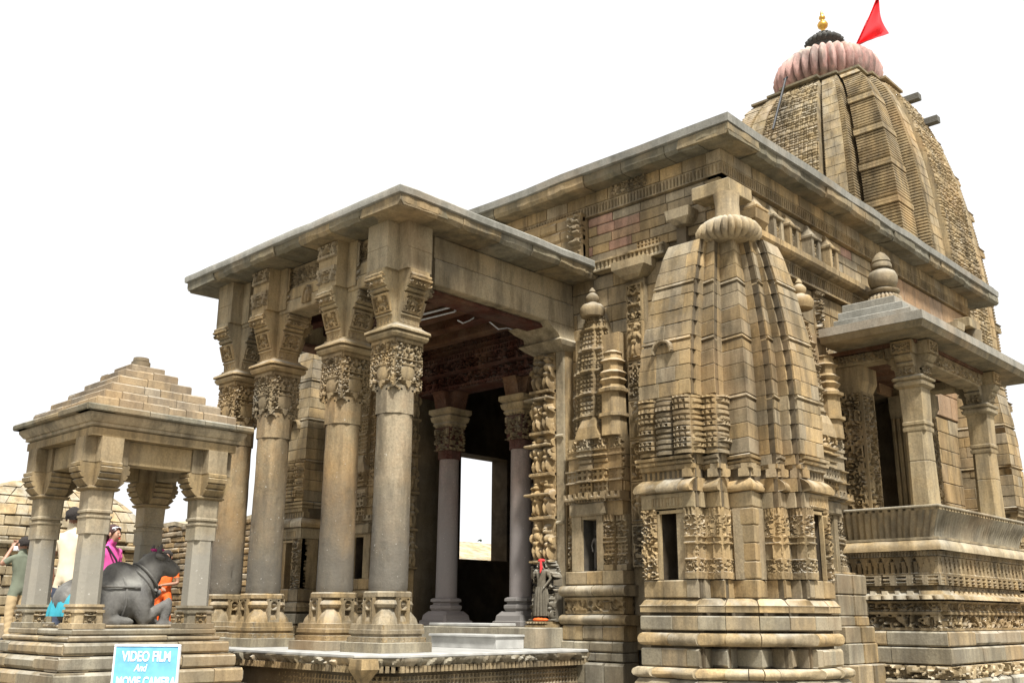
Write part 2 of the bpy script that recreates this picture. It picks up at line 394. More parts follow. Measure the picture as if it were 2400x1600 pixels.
def p_arch(p=.13, d=.03, seed=0):
    def fn(u, v):
        h_ = v.max(); x = (np.mod(u / p, 1) - .5) * p; vv = v / h_
        out = (np.abs(x) < p * .36) & (v + np.maximum(0, np.abs(x) - 0) ** 2 * 6 / p < h_ * .95 - np.abs(x) * .5) & (vv > .06)
        inn = (np.abs(x) < p * .20) & (v < h_ * .78 - np.abs(x) * .4) & (vv > .06)
        return np.where(inn, -d * .2, np.where(out, -d, 0.0)) + .004 * vno(u * 50, v * 50)
    return fn
def p_rows(*rows):
    """stack several patterns: (height fraction, base offset, fn)"""
    def fn(u, v):
        H = v.max(); z = 0; o = np.zeros_like(u)
        for fr, off, f in rows:
            m = (v >= z) & (v < z + fr * H + 1e-6)
            if m.any():
                vv = np.clip(v - z, 0, fr * H)
                o = np.where(m, off + (f(u, vv) if f else 0), o)
            z += fr * H
        return o + .004 * vno(u * 50, v * 50)
    return fn
def p_frame(fn0, b=.03, d=.02):
    def fn(u, v):
        W, H = u.max(), v.max(); e = (u < b) | (u > W - b) | (v < b) | (v > H - b)
        return np.where(e, d, fn0(u, v))
    return fn
def p_vase(w, h, seed):
    """pot overflowing with foliage, leaf-tip lower edge"""
    def fn(u, v):
        x = np.abs(u - w / 2); leaf = p_scroll(21, .030, seed, w)(u, v)
        pot = el(u, v, w / 2, h * .36, w * .27, h * .17, .014); pot = np.where(np.abs(v - h * .52) < h * .022, np.where(x < w * .24, .016, 0), pot)
        pot = np.maximum(pot, np.where((x < w * .10) & (v < h * .2), .02, 0))
        b = np.where((v > h * .93), .018, np.where(pot > 0, pot, leaf))
        b = np.where((v > h * .60) & (v < h * .64), .016, b)
        edge = h * (.03 + .15 * np.abs(np.sin(x / (w / 2) * math.pi * .98)))
        return np.where(v < edge, -.05, b)
    return fn
def p_col():
    """a carved dwarf column: leafy capital, framed shaft, vase, foot"""
    return p_rows((.10, .02, None), (.16, 0, p_scroll(26, .03, 5)), (.03, .02, None), (.20, -.005, p_pits(.055, .025, .5)), (.03, .025, None), (.05, 0, None), (.03, .02, None), (.28, -.005, p_scroll(20, .035, 9)), (.12, .012, p_flute(.05, .02)))

# ================================================================== ground
def sheet(name, x0, x1, y0, y1, z, mat):
    mb = MB(); mb.add([(x0, y0, z), (x1, y0, z), (x1, y1, z), (x0, y1, z)], [(0, 1, 2, 3)])
    o = mb.build(name, mat, smooth=0); o['kind'] = 'structure'; return o
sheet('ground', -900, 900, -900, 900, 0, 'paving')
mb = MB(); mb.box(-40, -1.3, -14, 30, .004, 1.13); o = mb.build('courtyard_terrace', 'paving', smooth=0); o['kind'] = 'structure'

# ================================================================== the temple
T = tag(empty('stone_temple', (0, 0, 0)), 'large carved tan sandstone temple with pillared porch, flat slab roofs and tall ribbed spire', 'temple')

WY = (3.12, 4.47)
HX, HY = 4.43, 8.6           # hall half width, hall depth
# ---- hall shell (walls with openings)
mb = MB()
for s in (-1, 1):
    hx = HX if s > 0 else 4.1
    a, b = sorted((s * 1.36, s * (hx if s > 0 else 3.85))); mb.box(a, b, 0, .5, 0, 7.1)
    a, b = sorted((s * (hx - .45), s * hx))
    y0, y1 = WY if s < 0 else (2.89, 5.12)
    mb.box(a, b, .5, y0, 0, 7.1); mb.box(a, b, y1, HY, 0, 7.1); mb.box(a, b, y0, y1, 0, 2.66); mb.box(a, b, y0, y1, 4.74 if s < 0 else 4.95, 7.1)
mb.box(-1.36, 1.36, 0, .5, 5.25, 7.1); mb.box(-4.1 + .45, HX - .45, HY - .4, HY, 0, 7.1)
wall = mb.build('hall_wall', 'core', T, smooth=0)
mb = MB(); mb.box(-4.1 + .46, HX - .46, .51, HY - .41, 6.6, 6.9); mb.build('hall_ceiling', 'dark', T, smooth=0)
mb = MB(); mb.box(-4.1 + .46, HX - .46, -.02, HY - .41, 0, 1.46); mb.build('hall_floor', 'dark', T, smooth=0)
# added near-black lining: shade of the hall and its far opening put into colour
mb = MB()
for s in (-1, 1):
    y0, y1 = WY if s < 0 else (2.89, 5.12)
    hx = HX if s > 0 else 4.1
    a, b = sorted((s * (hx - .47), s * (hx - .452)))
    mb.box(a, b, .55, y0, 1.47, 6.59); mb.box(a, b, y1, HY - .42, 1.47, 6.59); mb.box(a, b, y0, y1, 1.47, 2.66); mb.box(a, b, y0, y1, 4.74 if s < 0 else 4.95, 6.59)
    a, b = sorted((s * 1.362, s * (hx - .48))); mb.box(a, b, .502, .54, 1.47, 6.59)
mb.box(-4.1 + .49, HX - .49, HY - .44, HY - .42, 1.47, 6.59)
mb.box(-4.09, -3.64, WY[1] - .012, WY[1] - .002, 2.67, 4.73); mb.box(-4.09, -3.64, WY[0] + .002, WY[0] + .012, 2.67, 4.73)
mb.build('hall_shade_lining', 'dark', T, smooth=0)

# ---- ashlar of the front wall, right bay
fw_m = FRONT
brick_rows(wall, FRONT, 2.27, HX + .02, 6.42, 7.13, .045, .145, .40, 'pinkish', seed=5)
brick_rows(wall, FRONT, -2.1, 2.25, 6.46, 7.16, .20, .18, .34, 'pinkish', seed=6, proud=.03, ch=.02, jit=.4)
brick_rows(wall, FRONT, 3.2, 3.7, 1.2, 6.2, .03, .24, .35, 'tan', seed=7)
brick_rows(wall, FRONT, -3.8, -1.9, 1.3, 6.2, .03, .26, .45, 'tan', seed=8)
brick_rows(wall, FRONT, 1.93, 2.97, 4.4, 6.22, .03, .24, .36, 'tan', seed=9)
mb = MB(FRONT); mb.box(-2.2, 2.25, .0, .19, 6.42, 7.2); mb.build('projecting_bay', 'tan', wall, smooth=0)
mb = MB(FRONT); mb.relief(2.06, 2.25, 6.42, 7.15, .215, p_scroll(7, .09, 3), .02); mb.build('broken_stone', 'tan', wall, smooth=30)

# ---- cornice bands round the hall (front and right side)
def band(name, z0, z1, n, fn, mat='carved', cell=.014, back=.25, left=-2.3):
    for nm, fr, u0, u1 in (('front', FRONT, left, HX + n - .006), ('side', SIDE(HX), -n + .006, HY + .1)):
        mb = MB(fr); mb.relief(u0, u1, z0, z1, n, fn, cell, skirt=back); mb.build(name, mat, wall)
band('dentil_band', 7.135, 7.30, .10, p_flute(.055, .022, .62, .1, .85))
for fr, u0, u1, k in ((FRONT, -2.3, HX + .095, 1), (SIDE(HX), -.095, HY, 2)):
    brick_rows(wall, fr, u0, u1, 7.305, 7.49, .10, .19, .38, 'tan', name='cornice_stone', seed=20 + k, proud=.012, depth=.3)
mb = MB()
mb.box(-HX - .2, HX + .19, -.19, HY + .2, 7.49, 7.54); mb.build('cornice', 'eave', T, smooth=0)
mb = MB(FRONT); mb.relief(2.75, 3.35, 7.31, 7.48, .125, p_scroll(22, .03, 8), .012); mb.build('carved_stone', 'carved', wall)

# ---- roofs: concrete screed over projecting stone slabs
def roof(name, hx0, hx1, y0, y1, ztop, zmid, zbot, inner, edges, wid, seed):
    mb = MB(); r = random.Random(seed)
    def edge(xa, ya, xb, yb, n=14):
        return [(xa + (xb - xa) * i / n, ya + (yb - ya) * i / n) for i in range(n)]
    ol = edge(hx0, y0, hx1, y0) + edge(hx1, y0, hx1, y1) + edge(hx1, y1, hx0, y1) + edge(hx0, y1, hx0, y0)
    jz = [r.uniform(-.008, .008) for _ in ol]; jx = [r.uniform(-.01, .008) for _ in ol]
    cx, cy = (hx0 + hx1) / 2, (y0 + y1) / 2
    def ring(z, sc_): return [(cx + (x - cx) * (sc_ + j * .3), cy + (y - cy) * (sc_ + j * .3), z + q) for (x, y), q, j in zip(ol, jz, jx)]
    mb.rings([ring(zmid, .985), ring(zmid + .015, .998), ring(ztop - .02, 1.0), ring(ztop, .992)])
    ro = mb.build(name, 'concrete', T, smooth=40)
    for (ax, ay, bx, by, nx, ny) in edges:
        L = math.hypot(bx - ax, by - ay); d = Vector((bx - ax, by - ay, 0)) / L; n = Vector((nx, ny, 0)); s = 0
        while s < L - .05:
            wd = min(wid * r.uniform(.75, 1.3), L - s)
            if L - s - wd < wid * .35: wd = L - s
            k = 5; o_ = Vector((ax, ay, 0)) + d * s
            top, mid, bot = [], [], []
            ins = r.uniform(.0, .03); zb = zbot + r.uniform(-.012, .008)
            for i in range(k + 1):
                p = o_ + d * (.004 + (wd - .008) * i / k) - n * (ins + r.uniform(0, .014))
                top.append(p + Vector((0, 0, zmid + .0)) + n * .012); mid.append(p + Vector((0, 0, zb + .05 + r.uniform(-.012, .012))) + n * .012)
                bot.append(p + Vector((0, 0, zb + r.uniform(-.01, .01))) - n * r.uniform(.015, .035))
            def back(row, z): return [Vector((p.x, p.y, z)) - n * inner for p in row]
            rows = [back(top, zmid - .002), top, mid, bot, back(bot, zb + .02)]
            mb = MB(); k1 = k + 1; vs = [p for q in rows for p in q]; fs = []
            for i in range(4):
                for j in range(k): a = i * k1 + j; fs.append((a, a + k1, a + k1 + 1, a + 1))
            for j in range(k): fs.append((4 * k1 + j, j, j + 1, 4 * k1 + j + 1))
            fs.append(tuple(i * k1 for i in range(5))[::-1]); fs.append(tuple(i * k1 + k for i in range(5)))
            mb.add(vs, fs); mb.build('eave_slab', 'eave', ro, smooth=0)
            s += wd
    return ro
roof('hall_roof', -4.87, 4.87, -.45, 9.45, 7.765, 7.625, 7.475, .75,
     [(-2.6, -.42, 4.84, -.42, 0, -1), (4.84, -.42, 4.84, 9.42, 1, 0)], .62, 3)
roof('porch_roof', -2.46, 2.46, -3.73, -.02, 6.425, 6.315, 6.19, .7,
     [(-2.43, -3.70, 2.43, -3.70, 0, -1), (2.43, -3.70, 2.43, -.02, 1, 0), (-2.43, -.02, -2.43, -3.70, -1, 0)], .55, 4)

# ---- porch platform
plat = [(-3.3, 0), (-3.3, -3.72), (2.10, -3.80), (2.42, -3.45), (2.42, 0)]
def poly(off, z):
    pts = plat; o_ = []
    cx, cy = 0, -1.5
    for x, y in pts:
        v = Vector((x - cx, y - cy)); v = v * (1 + off / v.length); o_.append((cx + v.x, cy + v.y if y < 0 else 0, z))
    return o_
mb = MB(); mb.rings([poly(-.3, 0), poly(-.3, .75), poly(-.14, .76), poly(-.14, 1.0), poly(-.02, 1.04)])
pf = mb.build('porch_platform', 'core', T, smooth=0)
mb = MB(); mb.rings([poly(.02, 1.165), poly(.03, 1.175), poly(.03, 1.195), poly(.0, 1.203)]); mb.build('marble_paving', 'marble', pf, smooth=0)
def segs_of(pts): return [(Vector(a), Vector(b)) for a, b in zip(pts[:-1], pts[1:])]
for a, b in segs_of([p[:2] for p in poly(-.0, 0)])[1:4]:
    d = (b - a).normalized(); n = Vector((d.y, -d.x)); L = (b - a).length; fr = FACE((a.x, a.y, 0), d, n)
    r = random.Random(int(L * 100)); u = 0
    while u < L - .02:                                    # worn lip stones
        wd = min(r.uniform(.45, .8), L - u); wd = L - u if L - u - wd < .2 else wd
        mb = MB(fr); mb.relief(u + .003, u + wd - .003, 1.085, 1.163, lambda v: .03 - .05 * (1 - v) ** 2, p_scroll(6, .03, int(u * 10)), .016, .3)
        mb.build('lip_stone', 'grey', pf); u += wd
    mb = MB(fr); k = 0
    while k * .062 < L - .05:                             # row of little pendants
        u = k * .062 + .01; mb.rings([[(u + x * .02 + .02, -.02 + y * .03, z) for x, y in ((-1, -1), (1, -1), (1, 1), (-1, 1))] for z in (1.02, 1.04, 1.085)]); k += 1
    mb.build('pendant_row', 'carved', pf, kind='stuff')
    mb = MB(fr); mb.relief(0, L, .76, .98, -.10, p_pits(.058, .03, .5), .0145, .1); mb.build('pitted_panel', 'carved', pf)
    mb = MB(fr); mb.relief(0, L, .45, .74, -.12, p_scroll(12, .04, 4), .025, .1); mb.build('lower_panel', 'carved', pf)
mb = MB(); mb.rings([[(2.22 + x * q, -3.78 + y * q, z) for x, y in ((-.12, -.08), (.10, -.10), (.14, .08), (-.05, .12))] for z, q in ((.86, .15), (.95, .5), (1.06, 1.1), (1.16, 1.0))])
mb.build('corner_boss', 'carved', pf)
mb = MB(FRONT); mb.relief(-1.35, -1.05, .8, 1.06, 3.80, p_scroll(14, .09, 2, .3), .015, .2); mb.build('carved_lion', 'carved', pf)
# steps between porch and hall
STX0, STX1, STY = .62, 1.80, -1.40
mb = MB(); mb.box(-1.35, 2.0, -.895, -.021, 1.204, 1.455, .01); mb.build('threshold', 'grey', T, smooth=0)
mb = MB(); mb.box(STX0, STX1, STY, STY + .5, 1.204, 1.34, .004); st = mb.build('marble_step', 'marble', T, smooth=0)
mb = MB(); mb.box(STX0 - .02, STX1 + .02, STY - .03, STY + .5, 1.3405, 1.37, .006); mb.build('step_nosing', 'marble', st, smooth=0)
mb = MB(); mb.box(-.1, 1.1, -.80, -.3, 1.4605, 1.50, .008); mb.build('marble_slab', 'marble', T, smooth=0)

# ---- porch pillars
def kudu(mb, fr_, w_, z0, z1, n0):
    pass
def pillar(px, py, mat_shaft='shaft', detail=True, z0=1.205):
    p = empty('porch_pillar', (0, 0, 0)); p.parent = T
    mb = MB(); mb.loft(sq, [(z0, .36), (z0 + .1, .36), (z0 + .105, .352)], px, py); mb.build('foot_slab', 'grey', p, smooth=0)
    mb = MB(); mb.loft(lambda r: csq(r, .08), [(1.31, .315), (1.365, .315), (1.37, .29), (1.395, .29), (1.40, .31), (1.44, .31), (1.445, .30), (1.50, .295), (1.505, .285)], px, py)
    mb.loft(lambda r: csq(r, .3), [(1.505, .285), (1.56, .27), (1.62, .225), (1.67, .20)], px, py)
    mb.loft(lambda r: csq(r, .5), [(1.67, .225), (1.685, .25), (1.715, .265), (1.745, .25), (1.765, .225), (1.77, .20), (1.79, .20), (1.795, .25), (1.84, .25), (1.855, .235)], px, py)
    base = mb.build('base_moulding', 'carved', p, smooth=30)
    for d, n in (((1, 0), (0, -1)), ((0, 1), (1, 0)), ((-1, 0), (0, 1)), ((0, -1), (-1, 0))):
        fr = FACE((px, py, 0), d, n)
        mb = MB(fr)
        mb.relief(-.085, .085, 1.50, 1.79, .27, p_frame(lambda u, v: np.where(((u - .085) ** 2 + (v - .21) ** 2 < .045 ** 2) | ((np.abs(u - .085) < .04) & (v > .04) & (v < .15)), -.025, .008) + np.where((v > .2) & ((u - .085) ** 2 + (v - .2) ** 2 > .085 ** 2), -.09, 0), .012, .012), .01, .12)
        mb.relief(-.29, .29, 1.45, 1.495, .29, p_pits(.045, .02, .5, .045), .011, .03)
        mb.relief(-.31, .31, 1.312, 1.362, .312, p_pits(.05, .015, .45, .05), .012, .03)
        mb.build('arch_boss', 'carved', p)
    mb = MB(); zs_ = list(np.linspace(1.86, 3.86, 44)); rs = []
    for z in zs_:
        th = np.linspace(0, 2 * np.pi, 48, endpoint=False); rr = .221 - .014 * (z - 1.86) / 2
        dn = .010 * (vno(th * 3 + px * 5, z * 2.2 + th * 0, 3) - .5) + .006 * (vno(th * 11, z * 9 + th * 0 + px, 5) - .5) - .012 * (vno(th * 5 + px, z * 6 + th * 0, 9) > .88) - (.015 * vno(th * 6, th * 0 + px, 2) if z < 1.90 else 0)
        rs.append([(px + (rr + d_) * math.cos(t_), py + (rr + d_) * math.sin(t_), z) for t_, d_ in zip(th, dn)])
    mb.rings(rs, cap1=False); mb.loft(circ(48), [(3.86, .207), (3.862, .203), (3.868, .203), (3.87, .209)], px, py, cap0=False, cap1=False)
    mb.loft(lambda r: csq(r, .52), [(3.87, .21), (4.2, .21)], px, py, cap0=False)
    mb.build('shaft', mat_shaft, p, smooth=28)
    mb = MB(); mb.loft(sq, [(4.2, .17), (4.72, .19)], px, py)
    for i, (d, n) in enumerate((((1, 0), (0, -1)), ((0, 1), (1, 0)), ((-1, 0), (0, 1)), ((0, -1), (-1, 0)))):
        mb2 = MB(FACE((px, py, 0), d, n))
        mb2.relief(-.21, .21, 4.14, 4.755, .205, p_vase(.42, .615, 30 + i), .0095, .06)
        mb2.build('carved_panel', 'carved', p)
    mb.build('neck_block', 'carved', p)
    mb = MB(); mb.loft(lambda r: csq(r, .12), [(4.755, .20), (4.77, .265), (4.80, .285), (4.825, .285), (4.83, .255), (4.845, .255), (4.85, .305), (4.875, .30), (4.905, .25), (4.93, .22), (4.95, .215)], px, py)
    mb.build('neck_moulding', 'beam', p, smooth=30)
    cap = MB(); cap.loft(cross(.15), [(4.95, .205), (5.04, .215), (5.05, .235), (5.07, .235), (5.08, .22), (5.2, .25), (5.3, .285), (5.33, .27), (5.335, .31), (5.36, .335), (5.385, .31), (5.39, .34), (5.42, .385), (5.45, .40), (5.47, .37), (5.475, .40), (5.51, .42), (5.54, .40), (5.545, .385), (5.60, .385)], px, py)
    cap.build('capital', 'beam', p, smooth=30)
    for i, (d, n) in enumerate((((1, 0), (0, -1)), ((0, 1), (1, 0)), ((-1, 0), (0, 1)), ((0, -1), (-1, 0)))):
        mb = MB(FACE((px, py, 0), d, n))
        mb.relief(-.148, .148, 5.085, 5.30, lambda v: .225 + .07 * v, p_frame(p_scroll(20, .03, 50 + i, .296), .022, .014), .01, .05)
        mb.relief(-.148, .148, 4.955, 5.04, .212, p_pits(.06, .025, .55, .08), .01, .04)
        mb.relief(-.16, .16, 5.40, 5.54, lambda v: .39 + .025 * np.sin(v * 3.1), p_rows((.3, 0, p_scroll(28, .02, 5)), (.12, -.02, None), (.25, .01, None), (.1, -.02, None), (.23, .01, None)), .01, .03)
        mb.build('capital_carving', 'carved', p)
    bl = MB(); bl.loft(cross(.19), [(5.60, .365), (5.86, .365), (5.862, .36), (5.866, .36), (5.868, .366), (6.20, .366)], px, py)
    bl.build('bracket_block', 'beam', p, smooth=0)
    return p
PX = (1.73, .73, -.80, -1.73); PY = -3.08
for x in PX: pillar(x, PY)
# carved upper blocks on the two middle pillars
for x in PX[1:3]:
    mb = MB(FRONT); mb.relief(x - .185, x + .185, 5.66, 6.17, -PY + .372, p_rows((.3, 0, p_scroll(18, .04, 3, .37)), (.1, .02, None), (.25, -.01, p_pits(.07, .03)), (.08, .02, None), (.27, 0, p_scroll(16, .04, 7, .37))), .011, .05)
    mb.build('carved_block', 'carved', T)
    mb = MB(SIDE(x)); mb.relief(PY - .185, PY + .1, 5.66, 6.17, .372, p_scroll(15, .04, 4), .012, .05); mb.build('carved_block', 'carved', T)

# ---- porch beams
def beam(name, x0, x1, y0, y1, z0, z1, mat='beam', ch=.012, par=None):
    mb = MB(); mb.box(x0, x1, y0, y1, z0, z1, ch); return mb.build(name, mat, par or T, smooth=0)
spans = [(b + .19, a - .19) for a, b in zip(PX[:-1], PX[1:])][::-1]
for i, (a, b) in enumerate(spans):
    l = beam('front_lintel', a, b, PY - .17, PY + .17, 5.548, 5.715)
    beam('upper_lintel', a, b, PY - .155, PY + .15, 5.722, 5.89, par=l)
    mb = MB(FRONT); mb.relief(a, b, 5.895, 6.185, -PY + .11, p_rows((.12, .01, None), (.70, 0, p_scroll(17, .035, 60 + i)), (.18, .015, None)), .013, .15); mb.build('carved_frieze', 'carved', l)
    beam('frieze_backing', a, b, PY - .05, PY + .12, 5.895, 6.19, 'core', 0, l)
mb = MB(FRONT); mb.relief(-.05, .13, 5.60, 5.85, -PY + .172, lambda u, v: np.where((((u - .09) / .085) ** 2 + (v / .24) ** 2 < 1) & (((u - .09) / .065) ** 2 + (v / .20) ** 2 > 1), .03, np.where(((u - .09) / .07) ** 2 + (v / .21) ** 2 < 1, .012 + el(u, v, .09, .08, .03, .09, .02), -.01)), .008, .02)
mb.build('arch_carving', 'carved', T)
for s in (1, -1):
    x = 1.80 * s
    l = beam('side_lintel', x - .17, x + .17, PY + .36, -.05, 5.548, 5.885)
    beam('upper_side_lintel', x - .15, x + .15, PY + .36, -.05, 5.892, 6.19, par=l)
    beam('lintel_fillet', x - .30 * (s > 0) - .02 * (s < 0), x + .02 * (s > 0) + .30 * (s < 0), PY + .36, -.05, 5.49, 5.546, 'red', .01, l)
# ceiling of the porch with deep red coffers
mb = MB(); mb.box(-1.62, 1.62, PY + .2, -.02, 6.02, 6.18)
mb.build('porch_ceiling', 'red', T, smooth=0)
for i in range(6):
    y = -2.7 + i * .5; beam('ceiling_beam', -1.62, 1.62, y - .09, y + .09, 5.74, 6.018, 'red', .02)
# ---- hall front above the entrance : red carved friezes
mb = MB(FRONT)
mb.relief(-1.36, 1.36, 5.26, 5.55, .12, p_rows((.15, .02, None), (.55, 0, p_scroll(13, .05, 71)), (.3, .03, p_flute(.06, .03))), .016, .15)
mb.relief(-1.36, 1.36, 5.56, 6.0, .05, p_rows((.2, .03, None), (.6, 0, p_figs(.2, .26, .04, 4)), (.2, .04, None)), .016, .1)
mb.build('red_frieze', 'red', T)
mb = MB(FRONT); mb.relief(-1.36, 1.36, 5.02, 5.255, .02, p_rows((.3, .03, p_pits(.06, .02)), (.7, 0, p_scroll(14, .05, 72))), .016, .4); mb.build('entrance_lintel', 'red', T)
# ---- inner pillars in the entrance
def inner_pillar(px, py):
    p = empty('entrance_pillar'); p.parent = T
    mb = MB(); mb.loft(lambda r: csq(r, .12), [(1.461, .30), (1.52, .30), (1.53, .27), (1.60, .26), (1.66, .20)], px, py)
    mb.loft(lambda r: csq(r, .5), [(1.66, .20), (1.70, .225), (1.74, .225), (1.76, .18), (1.78, .18), (1.80, .22), (1.835, .215), (1.85, .18)], px, py)
    mb.build('base_moulding', 'innershaft', p, smooth=30)
    mb = MB(); mb.loft(circ(32), [(1.85, .165), (3.2, .158), (3.95, .152)], px, py); mb.build('shaft', 'innershaft', p, smooth=30)
    mb = MB(); mb.loft(lambda r: csq(r, .4), [(3.95, .155), (4.08, .155)], px, py); mb.loft(sq, [(4.08, .15), (4.45, .165)], px, py)
    mb.build('neck_block', 'red', p, smooth=30)
    for i, (d, n) in enumerate((((1, 0), (0, -1)), ((0, 1), (1, 0)))):
        mb = MB(FACE((px, py, 0), d, n)); mb.relief(-.15, .15, 4.09, 4.48, .165, p_scroll(16, .04, 80 + i, .3), .012, .04); mb.build('carved_panel', 'carved', p)
    mb = MB(); mb.loft(lambda r: csq(r, .1), [(4.46, .17), (4.50, .20), (4.53, .185), (4.56, .22), (4.62, .235), (4.64, .205), (4.68, .255), (4.74, .255), (4.75, .19)], px, py)
    mb.build('capital', 'beam', p, smooth=30)
    mb = MB(); mb.loft(cross(.13), [(4.75, .2), (4.98, .26), (5.01, .3)], px, py); mb.build('bracket', 'red', p, smooth=0)
    return p
inner_pillar(.80, .12); inner_pillar(-.75, .12)
for x in (-1.6, 1.9):
    for y in (3.2, 6): inner_pillar(x, y)

# ---- entrance jamb pilasters carved with figures
def jamb(s):
    fr = FRONT if s > 0 else FRONT @ Matrix.Diagonal((-1, 1, 1, 1))
    p = empty('entrance_jamb'); p.parent = T
    mb = MB(fr); mb.box(1.38, 1.92, 0, .18, 1.2, 5.3); mb.build('jamb_core', 'carved', p, smooth=0)
    mb = MB(fr); mb.relief(1.37, 1.76, 2.28, 5.20, .21, p_figs(.2, .58, .10, 5 if s > 0 else 6), .012, .1); mb.build('figure_panel', 'carved', p)
    m2 = FACE((s * 1.38, 0, 0), (0, -1), (-s, 0))
    mb = MB(m2); mb.relief(.01, .21, 2.28, 5.2, .03, p_figs(.2, .58, .05, 15), .016, .05); mb.build('inner_figure_panel', 'carved', p)
    mb = MB(fr); mb.relief(1.78, 1.91, 1.6, 5.2, .215, p_rows((.33, 0, None), (.01, .02, None), (.32, 0, None), (.01, .02, None), (.33, 0, None)), .02, .1); mb.build('plain_strip', 'beam', p)
    for z in (3.18, 3.86, 4.52): 
        mb = MB(fr); mb.box(1.29, 1.74, .15, .36, z, z + .035, .01); mb.build('ledge', 'carved', p, smooth=0)
    mb = MB(fr)
    mb.rings([[(u, n, z) for u, n in ((a, 0), (b, 0), (b, c_), (a, c_))] for z, a, b, c_ in ((5.2, 1.36, 1.93, .24), (5.26, 1.28, 2.0, .34), (5.32, 1.22, 2.02, .40), (5.36, 1.30, 1.98, .36), (5.42, 1.32, 1.97, .40), (5.48, 1.25, 1.97, .52), (5.547, 1.2, 1.97, .60))])
    mb.build('bracket_capital', 'beam', p, smooth=30)
    mb = MB(fr); mb.relief(1.36, 1.92, 1.21, 1.58, .26, p_tiers(None, 4, .05, .07), .014, .2); mb.build('jamb_base', 'carved', p)
    return p
jamb(1); jamb(-1)

# ================================================================== corner turrets
CX, CY = HX + .12, -.12
def tplan(s, grow=0.0):
    pts = [(3.66, .0), (3.66, -.85), (4.40, -.85), (4.35, -.59), (4.62, -.66), (4.57, -.40), (4.91, -.47), (4.84, -.12), (5.10, -.18), (5.04, .08), (5.28, .03), (5.28, .62), (4.30, .62)]
    k = s * (1 + grow / 1.0)
    return [(CX + (x - CX) * k, CY + (y - CY) * k) for x, y in pts]
def tscale(z):
    zs = [0, 4.2, 4.6, 5.05, 5.5, 5.98, 6.12]; ss = [1, 1.0, .975, .90, .805, .685, .62]
    return float(np.interp(z, zs, ss))
def inward(x, y):
    v = Vector((CX - x, CY - y, 0)); v.normalize(); return v
def course(parent, Mx, z0, z1, mat, grow=0.0, prof=None, segs=None, sidef=False, seed=0, name='stone', split=True, proud=.012, ch=.01, gap=.005, depth=.10, flat=False, ww=.38):
    """one course of turret masonry: segments of the plan polyline"""
    r = random.Random(seed)
    if flat: idx = [[1, 2], [2, 4], [4, 6], [6, 8], [8, 10], [10, 11]]
    else: idx = [[1, 2], [2, 3, 4], [4, 5, 6], [6, 7, 8], [8, 9, 10], [10, 11]]
    A = tplan(tscale(z0), grow); B = tplan(tscale(z1), grow)
    # corner stones wrap the convex corner : centre on 2,4,6,8,10
    half = lambda P, i, j, t: (P[i][0] + (P[j][0] - P[i][0]) * t, P[i][1] + (P[j][1] - P[i][1]) * t)
    def polyl(P): 
        o = []
        if flat:
            cors = [P[1], P[2], P[4], P[6], P[8], P[10], P[11]]
            o = [[cors[i], cors[i + 1]] for i in range(6)]
            if SIDEF == 1: o.append([(P[0][0], .0), P[1]])
            if SIDEF == 2: o.append([P[11], P[12]])
            return o
        t = .72 if seed % 2 else .80
        L = P[2][0] - P[1][0]
        o.append([P[1], half(P, 1, 2, t)])
        o.append([half(P, 1, 2, t), P[2], P[3]])
        o.append([P[3], P[4], P[5]]); o.append([P[5], P[6], P[7]]); o.append([P[7], P[8], P[9]])
        o.append([P[9], P[10], half(P, 10, 11, 1 - t)]); o.append([half(P, 10, 11, 1 - t), P[11]])
        if SIDEF == 1: o.append([(P[0][0], .0), P[1]])
        if SIDEF == 2: o.append([P[11], P[12]])
        return o
    pa, pb = polyl(A), polyl(B)
    for k, (a, b) in enumerate(zip(pa, pb)):
        if segs is not None and k not in segs: continue
        L = Vector(a[-1]).to_2d() - Vector(a[0]).to_2d() if len(a) == 2 else None
        parts = [(a, b)]
        if len(a) == 2 and L.length > ww * 1.2 and split:
            n = max(2, round(L.length / ww)); ts = [0] + [(i + r.uniform(-.2, .2)) / n for i in range(1, n)] + [1]
            parts = [([half(a, 0, 1, t0), half(a, 0, 1, t1)], [half(b, 0, 1, t0), half(b, 0, 1, t1)]) for t0, t1 in zip(ts[:-1], ts[1:])]
        for qa, qb in parts:
            mb = strip_stone([(x, y, z0) for x, y in qa], [(x, y, z1) for x, y in qb], [inward(x, y) for x, y in qa], depth, ch * r.uniform(.6, 1.5), gap, r.uniform(0, proud), prof, Mx)
            mb.build(name, mat, parent, smooth=0 if prof is None else 50)
SIDEF = False
